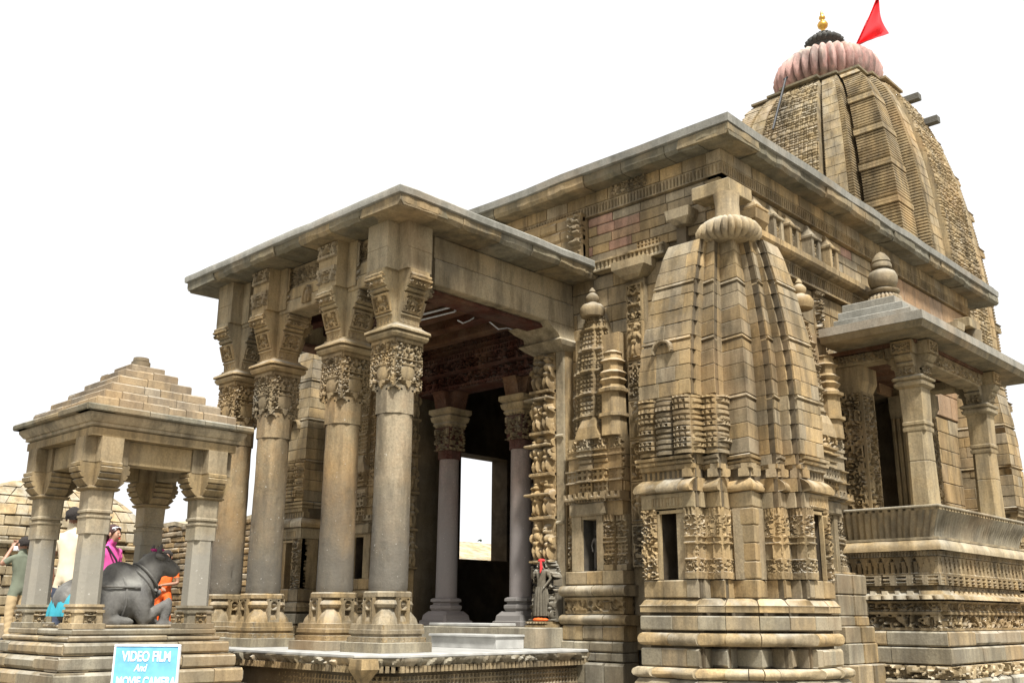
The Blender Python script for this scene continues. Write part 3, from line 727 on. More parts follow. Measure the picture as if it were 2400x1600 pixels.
def turret(Mx, side=False, name='corner_turret'):
    global SIDEF
    SIDEF = side
    p = MB(Mx)
    def ring(z, s, g=0): return [(x, y, z) for x, y in tplan(s, g)]
    p.rings([ring(0, 1, -.05), ring(2.0, 1, -.05), ring(2.01, .45), ring(2.80, .45), ring(2.81, 1, -.04), ring(4.2, 1, -.03), ring(4.6, tscale(4.6), -.03), ring(5.05, tscale(5.05), -.03), ring(5.5, tscale(5.5), -.03), ring(6.1, tscale(6.1), -.03)])
    core = p.build(name, 'core', T, smooth=0)
    # rough footing, plinth, mouldings
    course(core, Mx, .40, .70, 'grey', .10, round_prof(6, .05), seed=1, flat=True, ww=.34)
    course(core, Mx, .70, .94, 'grey', .11, round_prof(6, .05), seed=2, flat=True, ww=.36)
    course(core, Mx, .94, 1.06, 'pale', .10, round_prof(6, .06), seed=3, flat=True, ww=.3, proud=.05)
    course(core, Mx, 1.06, 1.265, 'grey', .045, seed=4, flat=False, ww=.28, ch=.02)
    course(core, Mx, 1.285, 1.43, 'tan', .05, round_prof(9, .05), seed=5, flat=True, ww=.34, proud=.02)
    course(core, Mx, 1.45, 1.615, 'grey', .045, seed=6, flat=True, ww=.36)
    course(core, Mx, 1.64, 1.80, 'tan', .045, [(.02, -.03), (.06, 0), (.45, 0), (.5, .01), (.56, -.01), (.85, -.05), (.98, -.09)], seed=7, flat=True, ww=.4)
    course(core, Mx, 1.80, 2.005, 'tan', .0, seed=8, ww=.28)
    # niche zone 2.0 .. 2.8
    P = tplan(1)
    def panel(i, j, z0, z1, fn, nm='pilaster_carving', t0=0, t1=1, n0=.0, cell=.012, mat='carved', sk=.12):
        a = Vector(P[i]); b = Vector(P[j]); d = (b - a).normalized(); n = Vector((d.y, -d.x)); L = (b - a).length
        mb = MB(Mx @ FACE((a.x, a.y, 0), d, n)); mb.relief(L * t0, L * t1, z0, z1, n0, fn, cell, sk); return mb.build(nm, mat, core)
    def colbox(i, z0, z1, mat='carved'):
        x1, y1 = P[i]; mb = MB(Mx); mb.box(x1 - .28, x1 - .03, y1 + .03, y1 + .28, z0, z1); mb.build('pilaster', mat, core, smooth=0)
    for i in (2, 4, 6, 8, 10): colbox(i, 2.008, 2.80)
    mb = MB(Mx); mb.box(P[1][0], P[1][0] + .19, P[1][1] + .03, P[1][1] + .35, 2.008, 2.80); mb.build('niche_jamb', 'carved', core, smooth=0)
    mb = MB(Mx); mb.box(P[11][0] - .35, P[11][0] - .03, P[11][1] - .12, P[11][1], 2.008, 2.80)
    mb.build('niche_jamb', 'carved', core, smooth=0)
    col = p_col()
    for i, j in ((4, 5), (8, 9), (2, 3)): panel(i, j, 2.01, 2.80, col, t0=.06, t1=.86)
    for i, j in ((3, 4), (7, 8)): panel(i, j, 2.01, 2.80, col, t0=.14, t1=.94)
    panel(9, 10, 2.01, 2.80, col, t0=.14, t1=.94)
    panel(1, 2, 2.01, 2.80, p_scroll(18, .035, 12), 'jamb_carving', 0, .27)
    panel(1, 2, 2.01, 2.80, p_col(), 'pilaster_carving', .80, 1)
    panel(10, 11, 2.01, 2.80, p_scroll(18, .035, 13), 'jamb_carving', .80, 1)
    panel(10, 11, 2.01, 2.80, p_col(), 'pilaster_carving', 0, .3)
    for k in range(4): course(core, Mx, 2.008 + k * .198, 2.205 + k * .198, 'tan', .005, segs=[3], seed=30 + k)
    # frame strips inside the niches
    for i, j, t0, t1 in ((1, 2, .28, .80), (10, 11, .31, .79)):
        a = Vector(P[i]); b = Vector(P[j]); d = (b - a).normalized(); n = Vector((d.y, -d.x)); L = (b - a).length
        mb = MB(Mx @ FACE((a.x, a.y, 0), d, n))
        mb.box(L * t0, L * t0 + .03, -.06, -.01, 2.01, 2.78); mb.box(L * t1 - .02, L * t1, -.06, -.01, 2.01, 2.78); mb.box(L * t0, L * t1, -.06, -.01, 2.75, 2.785)
        mb.build('niche_frame', 'beam', core, smooth=0)
        mb = MB(Mx @ FACE((a.x, a.y, 0), d, n)); mb.box(L * t0 + .0, L * t1, -.42, -.36, 2.01, 2.79); mb.box(L * t0 - .02, L * t0 + .01, -.36, -.062, 2.01, 2.79); mb.box(L * t1 - .01, L * t1 + .02, -.36, -.062, 2.01, 2.79); mb.build('niche_shade_lining', 'dark', core, smooth=0)  # dark back and side sheets, niche shade put into their colour
    # lintel, eave, neck
    course(core, Mx, 2.80, 2.985, 'beam', .005, seed=9, split=False)
    panel(1, 2, 2.83, 2.93, p_flute(.045, .02), 'lintel_dentils', .2, .82, .012); panel(10, 11, 2.83, 2.93, p_flute(.045, .02), 'lintel_dentils', .2, .9, .012)
    course(core, Mx, 2.985, 3.15, 'tan', .05, [(.0, -.06), (.05, .03), (.25, .045), (.55, .02), (.8, -.03), (.97, -.08)], seed=10, split=True, ww=.42)
    for i, j in ((1, 2), (2, 3), (3, 4), (4, 5), (5, 6), (6, 7), (7, 8), (8, 9), (9, 10), (10, 11)):
        panel(i, j, 3.15, 3.30, p_rows((.65, -.005, p_flute(.07, .02)), (.35, .02, None)), 'neck_carving', 0, 1, -.02)
    course(core, Mx, 3.30, 3.42, 'tan', .04, [(.0, -.05), (.1, .0), (.3, .01), (.35, -.03), (.5, -.03), (.55, .015), (.8, .02), (.97, -.05)], seed=11, split=True, ww=.25)
    # carved dwarf pillars on the left, plain courses on the right
    rib = lambda ph: (lambda u, v: .06 * np.sqrt(np.clip(1 - ((u - u.max() / 2) / (u.max() / 2 + .01)) ** 2, 0, 1)) + p_tiers(None, ph, .035, .065)(u, v))
    nb = 3
    for k in range(nb): panel(1, 2, 3.42, 4.10, rib(3 + k), 'dwarf_pillar', k / nb + .01, (k + 1) / nb - .01, .0)
    panel(3, 4, 3.42, 4.10, rib(9), 'dwarf_pillar', 0, 1, 0)
    panel(2, 3, 3.42, 4.10, rib(8), 'dwarf_pillar', 0, 1, 0); panel(4, 5, 3.42, 4.10, rib(7), 'dwarf_pillar', 0, 1, 0)
    zs = list(np.linspace(3.42, 4.12, 5)) + list(np.linspace(4.12, 6.11, 12))[1:]
    for k, (a, b) in enumerate(zip(zs[:-1], zs[1:])):
        low = a < 4.1
        pr_ = [(.01, -.012), (.05, 0), (.6, 0), (.66, -.025), (.74, -.025), (.8, .015), (.97, .0)] if k in (3, 7, 11) else None
        course(core, Mx, a, b, 'tan', 0, pr_, segs=[3, 4, 5, 6, 7] if low else None, seed=60 + k, proud=.014, ch=.005, gap=.003)
    # sun-window boss and block boss half way up
    a = Vector(P[1]); mb = MB(Mx @ FRONT)
    mb.relief(3.88, 4.18, 4.66, 4.90, .74, lambda u, v: np.where(((u - .15) ** 2 + (v - .02) ** 2 < .15 ** 2), np.where((u - .15) ** 2 + (v - .02) ** 2 < .115 ** 2, .03 + .03 * np.abs(np.sin(np.arctan2(v - .02, u - .15) * 5)), .10), -.05), .01, .1)
    mb.build('sun_window', 'carved', core)
    mb = MB(Mx @ SIDE(0)); mb.box(.22, .52, 4.9, 5.20, 4.62, 4.83, .03); mb.build('block_boss', 'tan', core, smooth=0)
    # melon finial and cap
    mb = MB(Mx); mx_, my_ = CX + .10, CY - .10
    mb.loft(melon(24, .2, 6), [(6.08, .28), (6.11, .36), (6.17, .41), (6.24, .41), (6.31, .36), (6.37, .27), (6.41, .17)], mx_, my_)
    mb.loft(circ(28), [(6.40, .165), (6.46, .155), (6.60, .15), (6.70, .16), (6.745, .165)], mx_, my_)
    mb.build('melon_finial', 'grey', core, smooth=50)
    mb = MB(Mx); mb.box(HX - .22, HX + .33, -.33, .22, 6.75, 6.93, .01); mb.build('corner_slab', 'beam', core, smooth=0)
    for x0, x1, y0, y1 in ((3.75, 4.12, -.30, .02), (HX - .02, HX + .30, .36, .72)):
        mb = MB(Mx); mb.rings([[(x, y, z) for x, y in ((x0 + i, y0 + i), (x1 - i, y0 + i), (x1 - i, y1), (x0 + i, y1))] for z, i in ((6.55, .10), (6.62, .02), (6.745, 0))]); mb.build('corner_bracket', 'tan', core, smooth=0)
    mb = MB(Mx); mb.box(HX - .30, HX + .02, -.02, .02, 6.1, 6.75); mb.box(3.8, 3.95, -.1, .02, 6.0, 6.62); mb.build('corner_recess', 'core', core, smooth=0)
    return core
turret(I4)
turret(Matrix(((-1, 0, 0, .42), (0, 1, 0, 0), (0, 0, 1, 0), (0, 0, 0, 1))), side=1)
turret(Matrix(((1, 0, 0, 0), (0, -1, 0, 8.1), (0, 0, 1, 0), (0, 0, 0, 1))), side=2)

# ================================================================== wall shrines (relief models of temples)
def shrine(fr, u0, u1, name, seed, niche=True, nz=.35):
    W = u1 - u0; c = (u0 + u1) / 2
    p = MB(fr); p.box(u0 + .03, u1 - .03, 0, nz - .06, 0, 2.15); p.box(u0 + .03, u1 - .03, 0, .05, 2.15, 2.85); p.box(u0 + .03, u1 - .03, 0, nz - .07, 2.85, 3.9)
    p.box(u0 + .1, u1 - .1, 0, nz - .16, 3.9, 5.3)
    core = p.build(name, 'carved', T, smooth=0)
    brick_rows(core, fr, u0 - .06, u1 + .06, .45, 1.05, nz + .1, .3, .36, 'grey', 'footing_stone', seed, proud=.05, ch=.03, depth=.3)
    brick_rows(core, fr, u0 - .02, u1 + .02, 1.055, 1.30, nz + .05, .125, .30, 'grey', 'plinth_stone', seed + 1, depth=.3, ch=.015)
    brick_rows(core, fr, u0 - .02, u1 + .02, 1.30, 1.49, nz + .02, .19, .34, 'tan', 'plinth_stone', seed + 2, depth=.3, ch=.02)
    for k, (a, b, g) in enumerate(((1.49, 1.62, .07), (1.84, 1.98, .06))):
        u = u0 - g; r = random.Random(seed + k)
        while u < u1 + g - .01:
            wd = min(r.uniform(.25, .4), u1 + g - u); wd = u1 + g - u if u1 + g - u - wd < .12 else wd
            mb = strip_stone([(u, nz + .02, a), (u + wd, nz + .02, a)], [(u, nz + .02, b), (u + wd, nz + .02, b)], [(0, -1, 0)] * 2, .3, .01, .005, r.uniform(0, .02), round_prof(8, .06), fr)
            mb.f = [f[::-1] for f in mb.f]; mb.build('roll_stone', 'tan', core, smooth=50); u += wd
    mb = MB(fr); mb.relief(u0, u1, 1.63, 1.83, nz - .01, p_rows((.2, .0, None), (.6, -.01, p_scroll(12, .03, seed)), (.2, .01, None)), .014, .2); mb.build('frieze', 'carved', core)
    brick_rows(core, fr, u0, u1, 1.985, 2.16, nz - .02, .18, .3, 'tan', 'sill_stone', seed + 5, depth=.25)
    # niche with posts
    n0, n1 = u0 + W * .27, u0 + W * .54
    mb = MB(fr); mb.box(n0 - .16, n0, .03, nz - .04, 2.16, 2.86); mb.box(n1, n1 + .10, .03, nz - .04, 2.16, 2.86); mb.box(n0, n1, .03, nz - .06, 2.82, 2.86); mb.build('niche_frame', 'beam', core, smooth=0)
    mb = MB(fr); mb.box(n0, n1, .051, .06, 2.16, 2.84); mb.box(n0, n0 + .008, .06, nz - .09, 2.16, 2.84); mb.box(n1 - .008, n1, .06, nz - .09, 2.16, 2.84); mb.build('niche_shade_lining', 'dark', core, smooth=0)  # near-black back and cheeks paint in the shade of the niche
    mb = MB(fr); mb.box(n1 + .11, u1 - .02, .03, nz - .14, 2.16, 2.86)
    mb.relief(n1 + .11, n1 + .26, 2.16, 2.86, nz - .07, p_col(), .011, .1); mb.build('side_post', 'carved', core); mb = MB(fr); mb.relief(n1 + .28, u1, 2.16, 2.86, nz - .12, p_col(), .011, .1); mb.build('side_post', 'carved', core); mb = MB(fr); mb.relief(u0, n0 - .17, 2.16, 2.86, nz - .10, p_scroll(15, .03, seed + 3), .011, .1)
    mb.build('side_post', 'carved', core)
    mb = MB(fr); mb.box(n0 - .16, n1 + .16, .03, nz + .0, 2.86, 3.03, .02); mb.build('niche_lintel', 'beam', core, smooth=0)
    # tiers above the niche, row by row
    H = [(3.03, 3.15, .02, p_rows((.3, .0, p_flute(.045, .02)), (.7, .03, p_pits(.11, .02, .35)))), (3.16, 3.28, -.05, p_pits(.07, .028, .5)),
         (3.29, 3.46, -.02, p_rows((.12, .03, None), (.76, 0, p_pits(.085, .04, .45)), (.12, .03, None))), (3.47, 3.62, -.03, p_tiers(None, seed, .03, .07)),
         (3.63, 3.86, -.04, p_rows((.15, .03, None), (.2, -.02, None), (.15, .02, None), (.5, 0, p_scroll(13, .05, seed + 8))))]
    for a, b, dn, fn in H:
        mb = MB(fr); k = 4
        for i in range(k):
            ua, ub = u0 + W * i / k + .006, u0 + W * (i + 1) / k - .006
            mb2 = MB(fr); mb2.relief(ua, ub, a, b, nz + dn - (.05 if i in (0, 3) else 0) + (.03 if i == 1 else 0), fn, .0115, .2); mb2.build('carved_tier', 'carved', core)
    mb = MB(fr); mb.rings([[(u, n, z) for u, n in ((c - W * .22 - q, 0), (c + W * .12 + q, 0), (c + W * .12 + q * .6, nz + .03 - d), (c - W * .22 - q * .6, nz + .03 - d))] for z, q, d in ((3.86, .06, 0), (3.90, .06, 0), (4.02, -.02, .01), (4.12, -.09, .04), (4.15, -.11, .06))])
    mb.build('gable', 'tan', core, smooth=0)
    # tapering spirelets: tall central one with ribs, lower ones at its side
    def spirelet(cu, w0, z0, z1, nn, sd, nm='spirelet', cell=.0125):
        """carved model spire: stepped plan, string courses and lattice pits"""
        nz_ = int((z1 - z0) / cell); nu_ = max(12, int(2 * w0 / cell)); t = np.linspace(-1, 1, nu_); zz = np.linspace(z0, z1, nz_)
        TT, ZZ = np.meshgrid(t, zz); f = (ZZ - z0) / (z1 - z0)
        wz = w0 * (1 - .12 * f - .52 * f ** 5); dz = nn * (1 - .1 * f - .45 * f ** 4)
        U = cu + TT * wz; prof = np.where(np.abs(TT) < .34, 1, np.where(np.abs(TT) < .68, .80, .58))
        row = np.mod((ZZ - z0) / .062, 1); big = np.mod((ZZ - z0) / .31, 1)
        h = np.where(row > .66, -.024, 0) + np.where(big > .86, .03, 0) + np.where((row < .5) & (row > .12) & (np.mod(TT * 5.5 + .25, 1) < .45) & (big < .8), -.024, 0)
        Nn = dz * prof + h + .012 * (vno(U * 30, ZZ * 30, sd) - .5); Nn[:, 0] = 0; Nn[:, -1] = 0; Nn[-1, :] = 0
        mb = MB(fr); idx = np.arange(nz_ * nu_).reshape(nz_, nu_)
        q = np.stack([idx[:-1, 1:], idx[:-1, :-1], idx[1:, :-1], idx[1:, 1:]], -1).reshape(-1, 4)
        mb.add(np.stack([U, Nn, ZZ], -1).reshape(-1, 3), q.tolist()); return mb.build(nm, 'carved', core, smooth=30)
    spirelet(c - W * .10, W * .37, 3.9, 5.70, nz - .02, 1)
    spirelet(u0 + W * .14, W * .13, 3.9, 4.75, nz - .12, 2); 
    # stacked round turret at the right
    mb = MB(fr); cu = u1 - W * .20
    mb.loft(lambda r: csq(r, .5), [(3.88, .16), (4.12, .15), (4.13, .19), (4.17, .19), (4.18, .15), (4.45, .145), (4.46, .19), (4.50, .195), (4.52, .15), (4.56, .13), (4.62, .17), (4.66, .13), (4.72, .17), (4.76, .12), (4.86, .125), (4.88, .16), (4.92, .11), (4.98, .10), (5.0, .12), (5.04, .06)], cu, nz - .14)
    mb.build('round_turret', 'tan', core, smooth=30)
    mb = MB(fr); cu = c - W * .08; q = nz - .2
    mb.loft(circ(20), [(5.60, .16), (5.66, .18), (5.72, .175), (5.77, .14), (5.79, .08), (5.81, .07), (5.84, .09), (5.89, .095), (5.93, .065), (5.95, .04), (5.97, .05), (6.0, .035), (6.03, .012)], c - W * .10, q)
    mb.build('pot_finial', 'tan', core, smooth=50)
    return core
shrine(FRONT, 2.02, 2.97, 'wall_shrine', 101)
shrine(FRONT @ Matrix.Diagonal((-1, 1, 1, 1)), 2.02, 2.97, 'wall_shrine', 161)
shrine(SIDE(HX), .98, 2.12, 'wall_shrine', 131, nz=.48)

# carved pilaster strip, capital and dentil shelf on the front
mb = MB(FRONT); mb.box(2.96, 3.26, 0, .10, 1.2, 6.0); ps = mb.build('carved_pilaster', 'carved', T, smooth=0)
for k in range(7):
    z = 2.2 + k * .535; mb = MB(FRONT); mb.relief(2.975, 3.235, z, z + .525, .12, p_frame((p_scroll(16, .05, 140 + k, .26), p_figs(.26, .5, .05, 140 + k))[k % 2], .025, .015), .011, .08); mb.build('pilaster_panel', 'carved', ps)
mb = MB(FRONT); mb.rings([[(u, n, z) for u, n in ((a, 0), (b, 0), (b, c_), (a, c_))] for z, a, b, c_ in ((6.0, 3.0, 3.22, .18), (6.04, 2.95, 3.3, .24), (6.13, 2.86, 3.4, .30), (6.245, 2.84, 3.42, .30))]); mb.build('pilaster_capital', 'beam', ps, smooth=0)
mb = MB(FRONT); mb.relief(2.42, 3.62, 6.25, 6.41, .14, p_rows((.2, .01, None), (.6, 0, p_flute(.07, .022, .6, .02, .98)), (.2, .01, None)), .013, .2); mb.build('dentil_shelf', 'beam', T)
mb = MB(FRONT); mb.relief(3.15, 3.50, 6.42, 6.52, .10, p_pits(.06, .03, .5, .05), .012, .1); mb.build('carved_stone', 'carved', T)

# ================================================================== right flank
S = SIDE(HX)
brick_rows(wall, S, .75, 4.1, 4.7, 6.12, .03, .25, .42, 'tan', seed=41)
mb = MB(S); mb.relief(.5, 4.35, 6.14, 6.36, .10, p_rows((.18, .01, None), (.64, 0, p_flute(.06, .024, .6, .02, .98)), (.18, .01, None)), .014, .3); mb.build('dentil_band', 'carved', wall)
r = random.Random(5); u = .45
while u < 4.3:
    wd = r.uniform(.45, .7); mb = strip_stone([(u, .24, 6.365), (u + wd, .24, 6.365)], [(u, .24, 6.51), (u + wd, .24, 6.51)], [(0, -1, 0)] * 2, .35, .012, .005, r.uniform(0, .02), [(.0, -.09), (.15, -.03), (.4, .0), (.95, .0), (.99, -.02)], S)
    mb.f = [f[::-1] for f in mb.f]; mb.build('ledge_stone', 'tan', wall, smooth=30); u += wd
brick_rows(wall, S, .6, 4.6, 6.52, 7.13, .03, .15, .38, 'pinkish', seed=43)
for k, u in enumerate((.72, 1.16, 1.60, 2.24, 2.80)):
    p = MB(S); h = .50 if k < 3 else .52
    p.box(u - .16, u + .16, 0, .17, 6.512, 6.53); p.box(u - .10, u + .10, 0, .12, 6.53, 6.53 + h * .8)
    for q in (-.10, .10): p.box(u + q - .035, u + q + .035, 0, .19, 6.56, 6.56 + h * .56)
    p.box(u - .15, u + .15, 0, .21, 6.56 + h * .56, 6.56 + h * .66, .01); p.box(u - .13, u + .13, 0, .19, 6.53, 6.56)
    p.rings([[(u + x, n, z) for x, n in ((-a, 0), (a, 0), (a, .17 * (1 - i * .18)), (-a, .17 * (1 - i * .18)))] for i, (z, a) in enumerate(((6.56 + h * .66, .13), (6.56 + h * .78, .10), (6.56 + h * .9, .05), (6.56 + h * 1.02, .03)))])
    ms = p.build('miniature_shrine', 'carved', wall, smooth=0)
    mb = MB(S); mb.relief(u - .065, u + .065, 6.56, 6.56 + h * .56, .125, p_figs(.13, h * .56, .035, 200 + k, extra=False), .011, .05); mb.build('figure', 'carved', ms)
# carved strips between flank brickwork
for u in (.88, 2.3):
    mb = MB(S); mb.relief(u, u + .2, 4.6, 6.12, .09, p_scroll(14, .05, int(u * 100), .2), .013, .1); mb.build('carved_strip', 'carved', wall)
# plain pink slabs high on the flank
brick_rows(wall, S, 4.45, HY, 6.62, 7.13, .05, .5, .62, 'pinkwall', 'wall_slab', 45, jit=.15, proud=.004)
brick_rows(wall, S, 4.45, HY, 6.22, 6.60, .07, .38, .62, 'pinkwall', 'wall_slab', 46, jit=.15, proud=.004)
brick_rows(wall, S, 4.3, HY, 4.95, 6.20, .05, .42, .62, 'pinkwall', 'wall_slab', 47, jit=.15, proud=.004)
brick_rows(wall, S, 5.14, HY, 1.2, 4.93, .03, .28, .5, 'tan', seed=48)
# blocky pier in front of the flank
for a, b, n in ((.5, 1.06, .78), (1.06, 1.3, .68), (1.3, 1.5, .66), (1.5, 1.62, .60), (1.62, 1.87, .60), (1.875, 2.12, .60)):
    mb = MB(S); mb.box(1.22, 1.62, 0, n, a + .002, b - .002, .012); mb.build('pier_stone', 'grey', wall, smooth=0)
    mb = MB(S); mb.box(1.624, 1.98, 0, n + .02, a + .002, b - .002, .012); mb.build('pier_stone', 'tan', wall, smooth=0)

# ================================================================== side balcony
BX, BY0, BY1 = 6.0, 2.0, 5.25
def rect(o, z): return [(HX - .1, BY0 - o, z), (BX + o, BY0 - o, z), (BX + o, BY1 + o, z), (HX - .1, BY1 + o, z)]
mb = MB(); mb.rings([rect(-.12, 0), rect(-.12, 2.88)]); balc = mb.build('side_balcony', 'core', T, smooth=0)
def bfaces(): return ((FACE((HX, BY0, 0), (1, 0), (0, -1)), BX - HX, -1), (FACE((BX, BY0, 0), (0, 1), (1, 0)), BY1 - BY0, 1))
def bcourse(name, z0, z1, off, fn, mat='carved', cell=.014, n0=None):
    for fr, L, sd in bfaces():
        a, b = (0, L + off - .006) if sd < 0 else (-off + .006, L + off)
        mb = MB(fr)
        if n0: mb.relief(0 if sd < 0 else .006, L - (.006 if sd < 0 else 0), z0, z1, n0, fn, cell, .25, m0=None if sd < 0 else n0, m1=n0)
        else: mb.relief(a, b, z0, z1, off, fn, cell, .25)
        mb.build(name, mat, balc)
def bbricks(name, z0, z1, off, rowh, wid, mat, seed, **k):
    for i, (fr, L, sd) in enumerate(bfaces()):
        a, b = (0, L + off - .004) if sd < 0 else (-off + .004, L + off)
        brick_rows(balc, fr, a, b, z0, z1, off, rowh, wid, mat, name, seed + i, depth=.25, **k)
bbricks('footing_stone', .40, .90, .10, .25, .42, 'grey', 300, proud=.05, ch=.03)
bcourse('foot_carving', .905, 1.05, .05, p_scroll(11, .06, 301), 'pale', .018)
bbricks('plinth_block', 1.06, 1.262, .02, .2, .85, 'grey', 302, ch=.015)
bbricks('plinth_block', 1.268, 1.45, .0, .18, .85, 'grey', 304, ch=.02)
bcourse('scroll_band', 1.455, 1.675, -.08, p_rows((.14, .03, None), (.72, 0, p_scroll(11, .07, 305)), (.14, .05, None)))
bcourse('figure_band', 1.68, 1.80, -.05, p_rows((.12, .03, None), (.70, 0, p_scroll(19, .04, 306)), (.18, .05, None)))
bcourse('lotus_band', 1.82, 1.925, .02, p_rows((.55, .03, lambda u, v: .035 * np.abs(np.sin(u / .16 * math.pi)) - .01), (.45, -.01, p_flute(.16, .02, .5))), 'beam', n0=lambda v: .02 - .05 * v)
bcourse('recess_band', 1.93, 1.985, -.11, p_flute(.2, .01))
bcourse('rafter_band', 1.99, 2.115, -.02, lambda u, v: np.where((np.mod(u / .20, 1) < .55) & ((np.mod(v / .042, 1) < .45)), -.035, 0) + np.where(np.mod(u / .40, 1) < .06, -.03, 0))
bcourse('arch_frieze', 2.12, 2.335, -.05, p_arch(.145, .045), cell=.0115)
bcourse('shelf_moulding', 2.34, 2.40, -.03, p_flute(.04, .015))
bcourse('shelf', 2.405, 2.53, .03, lambda u, v: .004 * vno(u * 9, v * 9), 'pale', .03, n0=lambda v: .04 - .07 * np.clip(v - .45, 0, 1) ** 1.0)
bcourse('shelf_fillet', 2.535, 2.565, .01, lambda u, v: 0 * u, 'beam', .03)
bcourse('parapet', 2.57, 2.885, .05, lambda u, v: .008 * np.sin(u * 75 + 1.2 * vno(u * 4, v * 6)) + .01 * vno(u * 12, v * 3), 'grey', .014, n0=lambda v: -.06 + .13 * v ** 1.6)
bcourse('bead_row', 2.885, 2.915, .07, lambda u, v: -.03 * (np.mod(u / .10, 1) < .35), 'beam', .012)
mb = MB(); mb.rings([rect(.075, 2.916), rect(.085, 2.925), rect(.085, 2.94), rect(.07, 2.948)]); mb.build('parapet_top', 'pale', balc, smooth=0)
# pillars
def bpillar(px, py):
    p = empty('balcony_pillar'); p.parent = T
    mb = MB(); mb.loft(lambda r: csq(r, .35), [(2.948, .155), (3.55, .145), (3.555, .138), (3.565, .138), (3.57, .145), (3.95, .140)], px, py)
    mb.loft(lambda r: csq(r, .05), [(3.95, .145), (3.97, .15), (4.0, .15), (4.005, .135), (4.03, .135), (4.035, .15), (4.07, .15), (4.08, .14), (4.52, .15)], px, py)
    mb.build('shaft', 'beam', p, smooth=20)
    mb = MB(); mb.loft(lambda r: csq(r, .12), [(4.52, .16), (4.55, .20), (4.59, .205), (4.60, .18), (4.62, .18), (4.63, .215), (4.66, .22), (4.69, .17)], px, py)
    mb.loft(cross(.11), [(4.69, .18), (4.80, .20), (4.81, .235), (4.84, .25), (4.86, .22), (4.87, .25), (4.91, .29), (4.94, .30), (4.96, .27), (4.965, .28)], px, py); mb.build('capital', 'beam', p, smooth=30)
    mb = MB(); mb.loft(cross(.14), [(4.965, .29), (5.14, .29)], px, py); bl = mb.build('bracket_block', 'beam', p, smooth=0)
    for i, (d, n) in enumerate((((1, 0), (0, -1)), ((0, 1), (1, 0)))):
        mb = MB(FACE((px, py, 0), d, n)); mb.relief(-.14, .14, 4.97, 5.135, .295, p_frame(p_scroll(24, .03, 310 + i, .28), .02, .012), .0095, .03)
        mb.build('carved_face', 'carved', p); mb = MB(FACE((px, py, 0), d, n)); mb.relief(-.11, .11, 4.70, 4.80, .19, p_scroll(26, .03, 312), .0095, .03); mb.build('carved_face', 'carved', p)
bpillar(5.70, 2.52); bpillar(5.70, 4.95)
# inner carved jambs of the balcony
for k, y in enumerate((2.50, 4.75)):
    p = MB(S); p.box(y, y + .38, 0, .52, 2.7, 4.75); jb = p.build('balcony_jamb', 'carved', T, smooth=0)
    mb = MB(S); mb.relief(y, y + .38, 2.95, 4.6, .53, p_frame(p_scroll(13, .06, 320 + k), .03, .02), .013, .1); mb.build('jamb_carving', 'carved', jb)
    mb = MB(FACE((HX, y, 0), (1, 0), (0, -1))); mb.relief(.02, .26, 2.95, 4.6, .04, p_flute(.08, .03, .5, 0, 1), .013, .05); mb.build('jamb_flutes', 'carved', jb); mb = MB(FACE((HX, y, 0), (1, 0), (0, -1))); mb.relief(.28, .52, 2.95, 4.6, .04, p_scroll(14, .05, 330 + k), .013, .05); mb.build('jamb_carving', 'carved', jb)
    mb = MB(S); mb.rings([[(u, n, z) for u, n in ((a, 0), (b, 0), (b, c_), (a, c_))] for z, a, b, c_ in ((4.6, y, y + .38, .54), (4.68, y - .02, y + .41, .57), (4.75, y - .04, y + .43, .60), (4.96, y - .04, y + .43, .60))]); mb.build('jamb_capital', 'beam', jb, smooth=0)
# beams, soffit, tiered roof
BRX, RY1 = 4.80, 5.85
def bbeam(x0, x1, y0, y1, z0, z1, mat='beam', nm='balcony_lintel'): return beam(nm, x0, x1, y0, y1, z0, z1, mat)
bbeam(5.55, 5.85, 2.82, 4.65, 4.90, 5.04); bbeam(5.58, 5.83, 2.82, 4.65, 5.045, 5.145, 'carved', 'upper_balcony_lintel')
bbeam(HX + .02, 5.40, 2.38, 2.66, 4.965, 5.10); bbeam(HX + .02, 5.40, 4.81, 5.09, 4.965, 5.10)
mb = MB(FACE((HX, 2.38, 0), (1, 0), (0, -1))); mb.relief(.3, .98, 4.98, 5.09, .005, p_scroll(20, .03, 340), .012, .03); mb.relief(.0, .98, 5.105, 5.148, -.03, p_scroll(14, .03, 341), .012, .2); mb.build('carved_lintel', 'carved', T)
mb = MB(S); mb.relief(2.82, 4.65, 4.92, 5.03, 1.425, p_scroll(18, .025, 342), .013, .03); mb.build('carved_lintel', 'carved', T)
mb = MB(); mb.box(HX, 5.86, 2.3, 5.2, 5.11, 5.155); mb.build('balcony_ceiling', 'red', T, smooth=0)
mb = MB(); mb.rings([[(BRX, BY0 - .17 - q, z), (6.1 + q, BY0 - .17 - q, z), (6.1 + q, RY1 + .17 + q, z), (BRX, RY1 + .17 + q, z)] for z, q in ((5.156, -.25), (5.16, .06), (5.24, .10))])
br = mb.build('balcony_roof', 'eave', T, smooth=0)
mb = MB(); mb.rings([[(BRX, BY0 - .17 - q, z), (6.1 + q, BY0 - .17 - q, z), (6.1 + q, RY1 + .17 + q, z), (BRX, RY1 + .17 + q, z)] for z, q in ((5.24, .09), (5.245, .105), (5.36, .10), (5.365, .085))]); mb.build('roof_slab', 'concrete', br, smooth=0)
mb = MB(); mb.rings([[(BRX + .1, BY0 + q, z), (5.95 - q, BY0 + q, z), (5.95 - q, RY1 - q, z), (BRX + .1, RY1 - q, z)] for z, q in ((5.366, -.02), (5.50, -.01), (5.51, .0))]); mb.build('roof_slab', 'concrete', br, smooth=0)
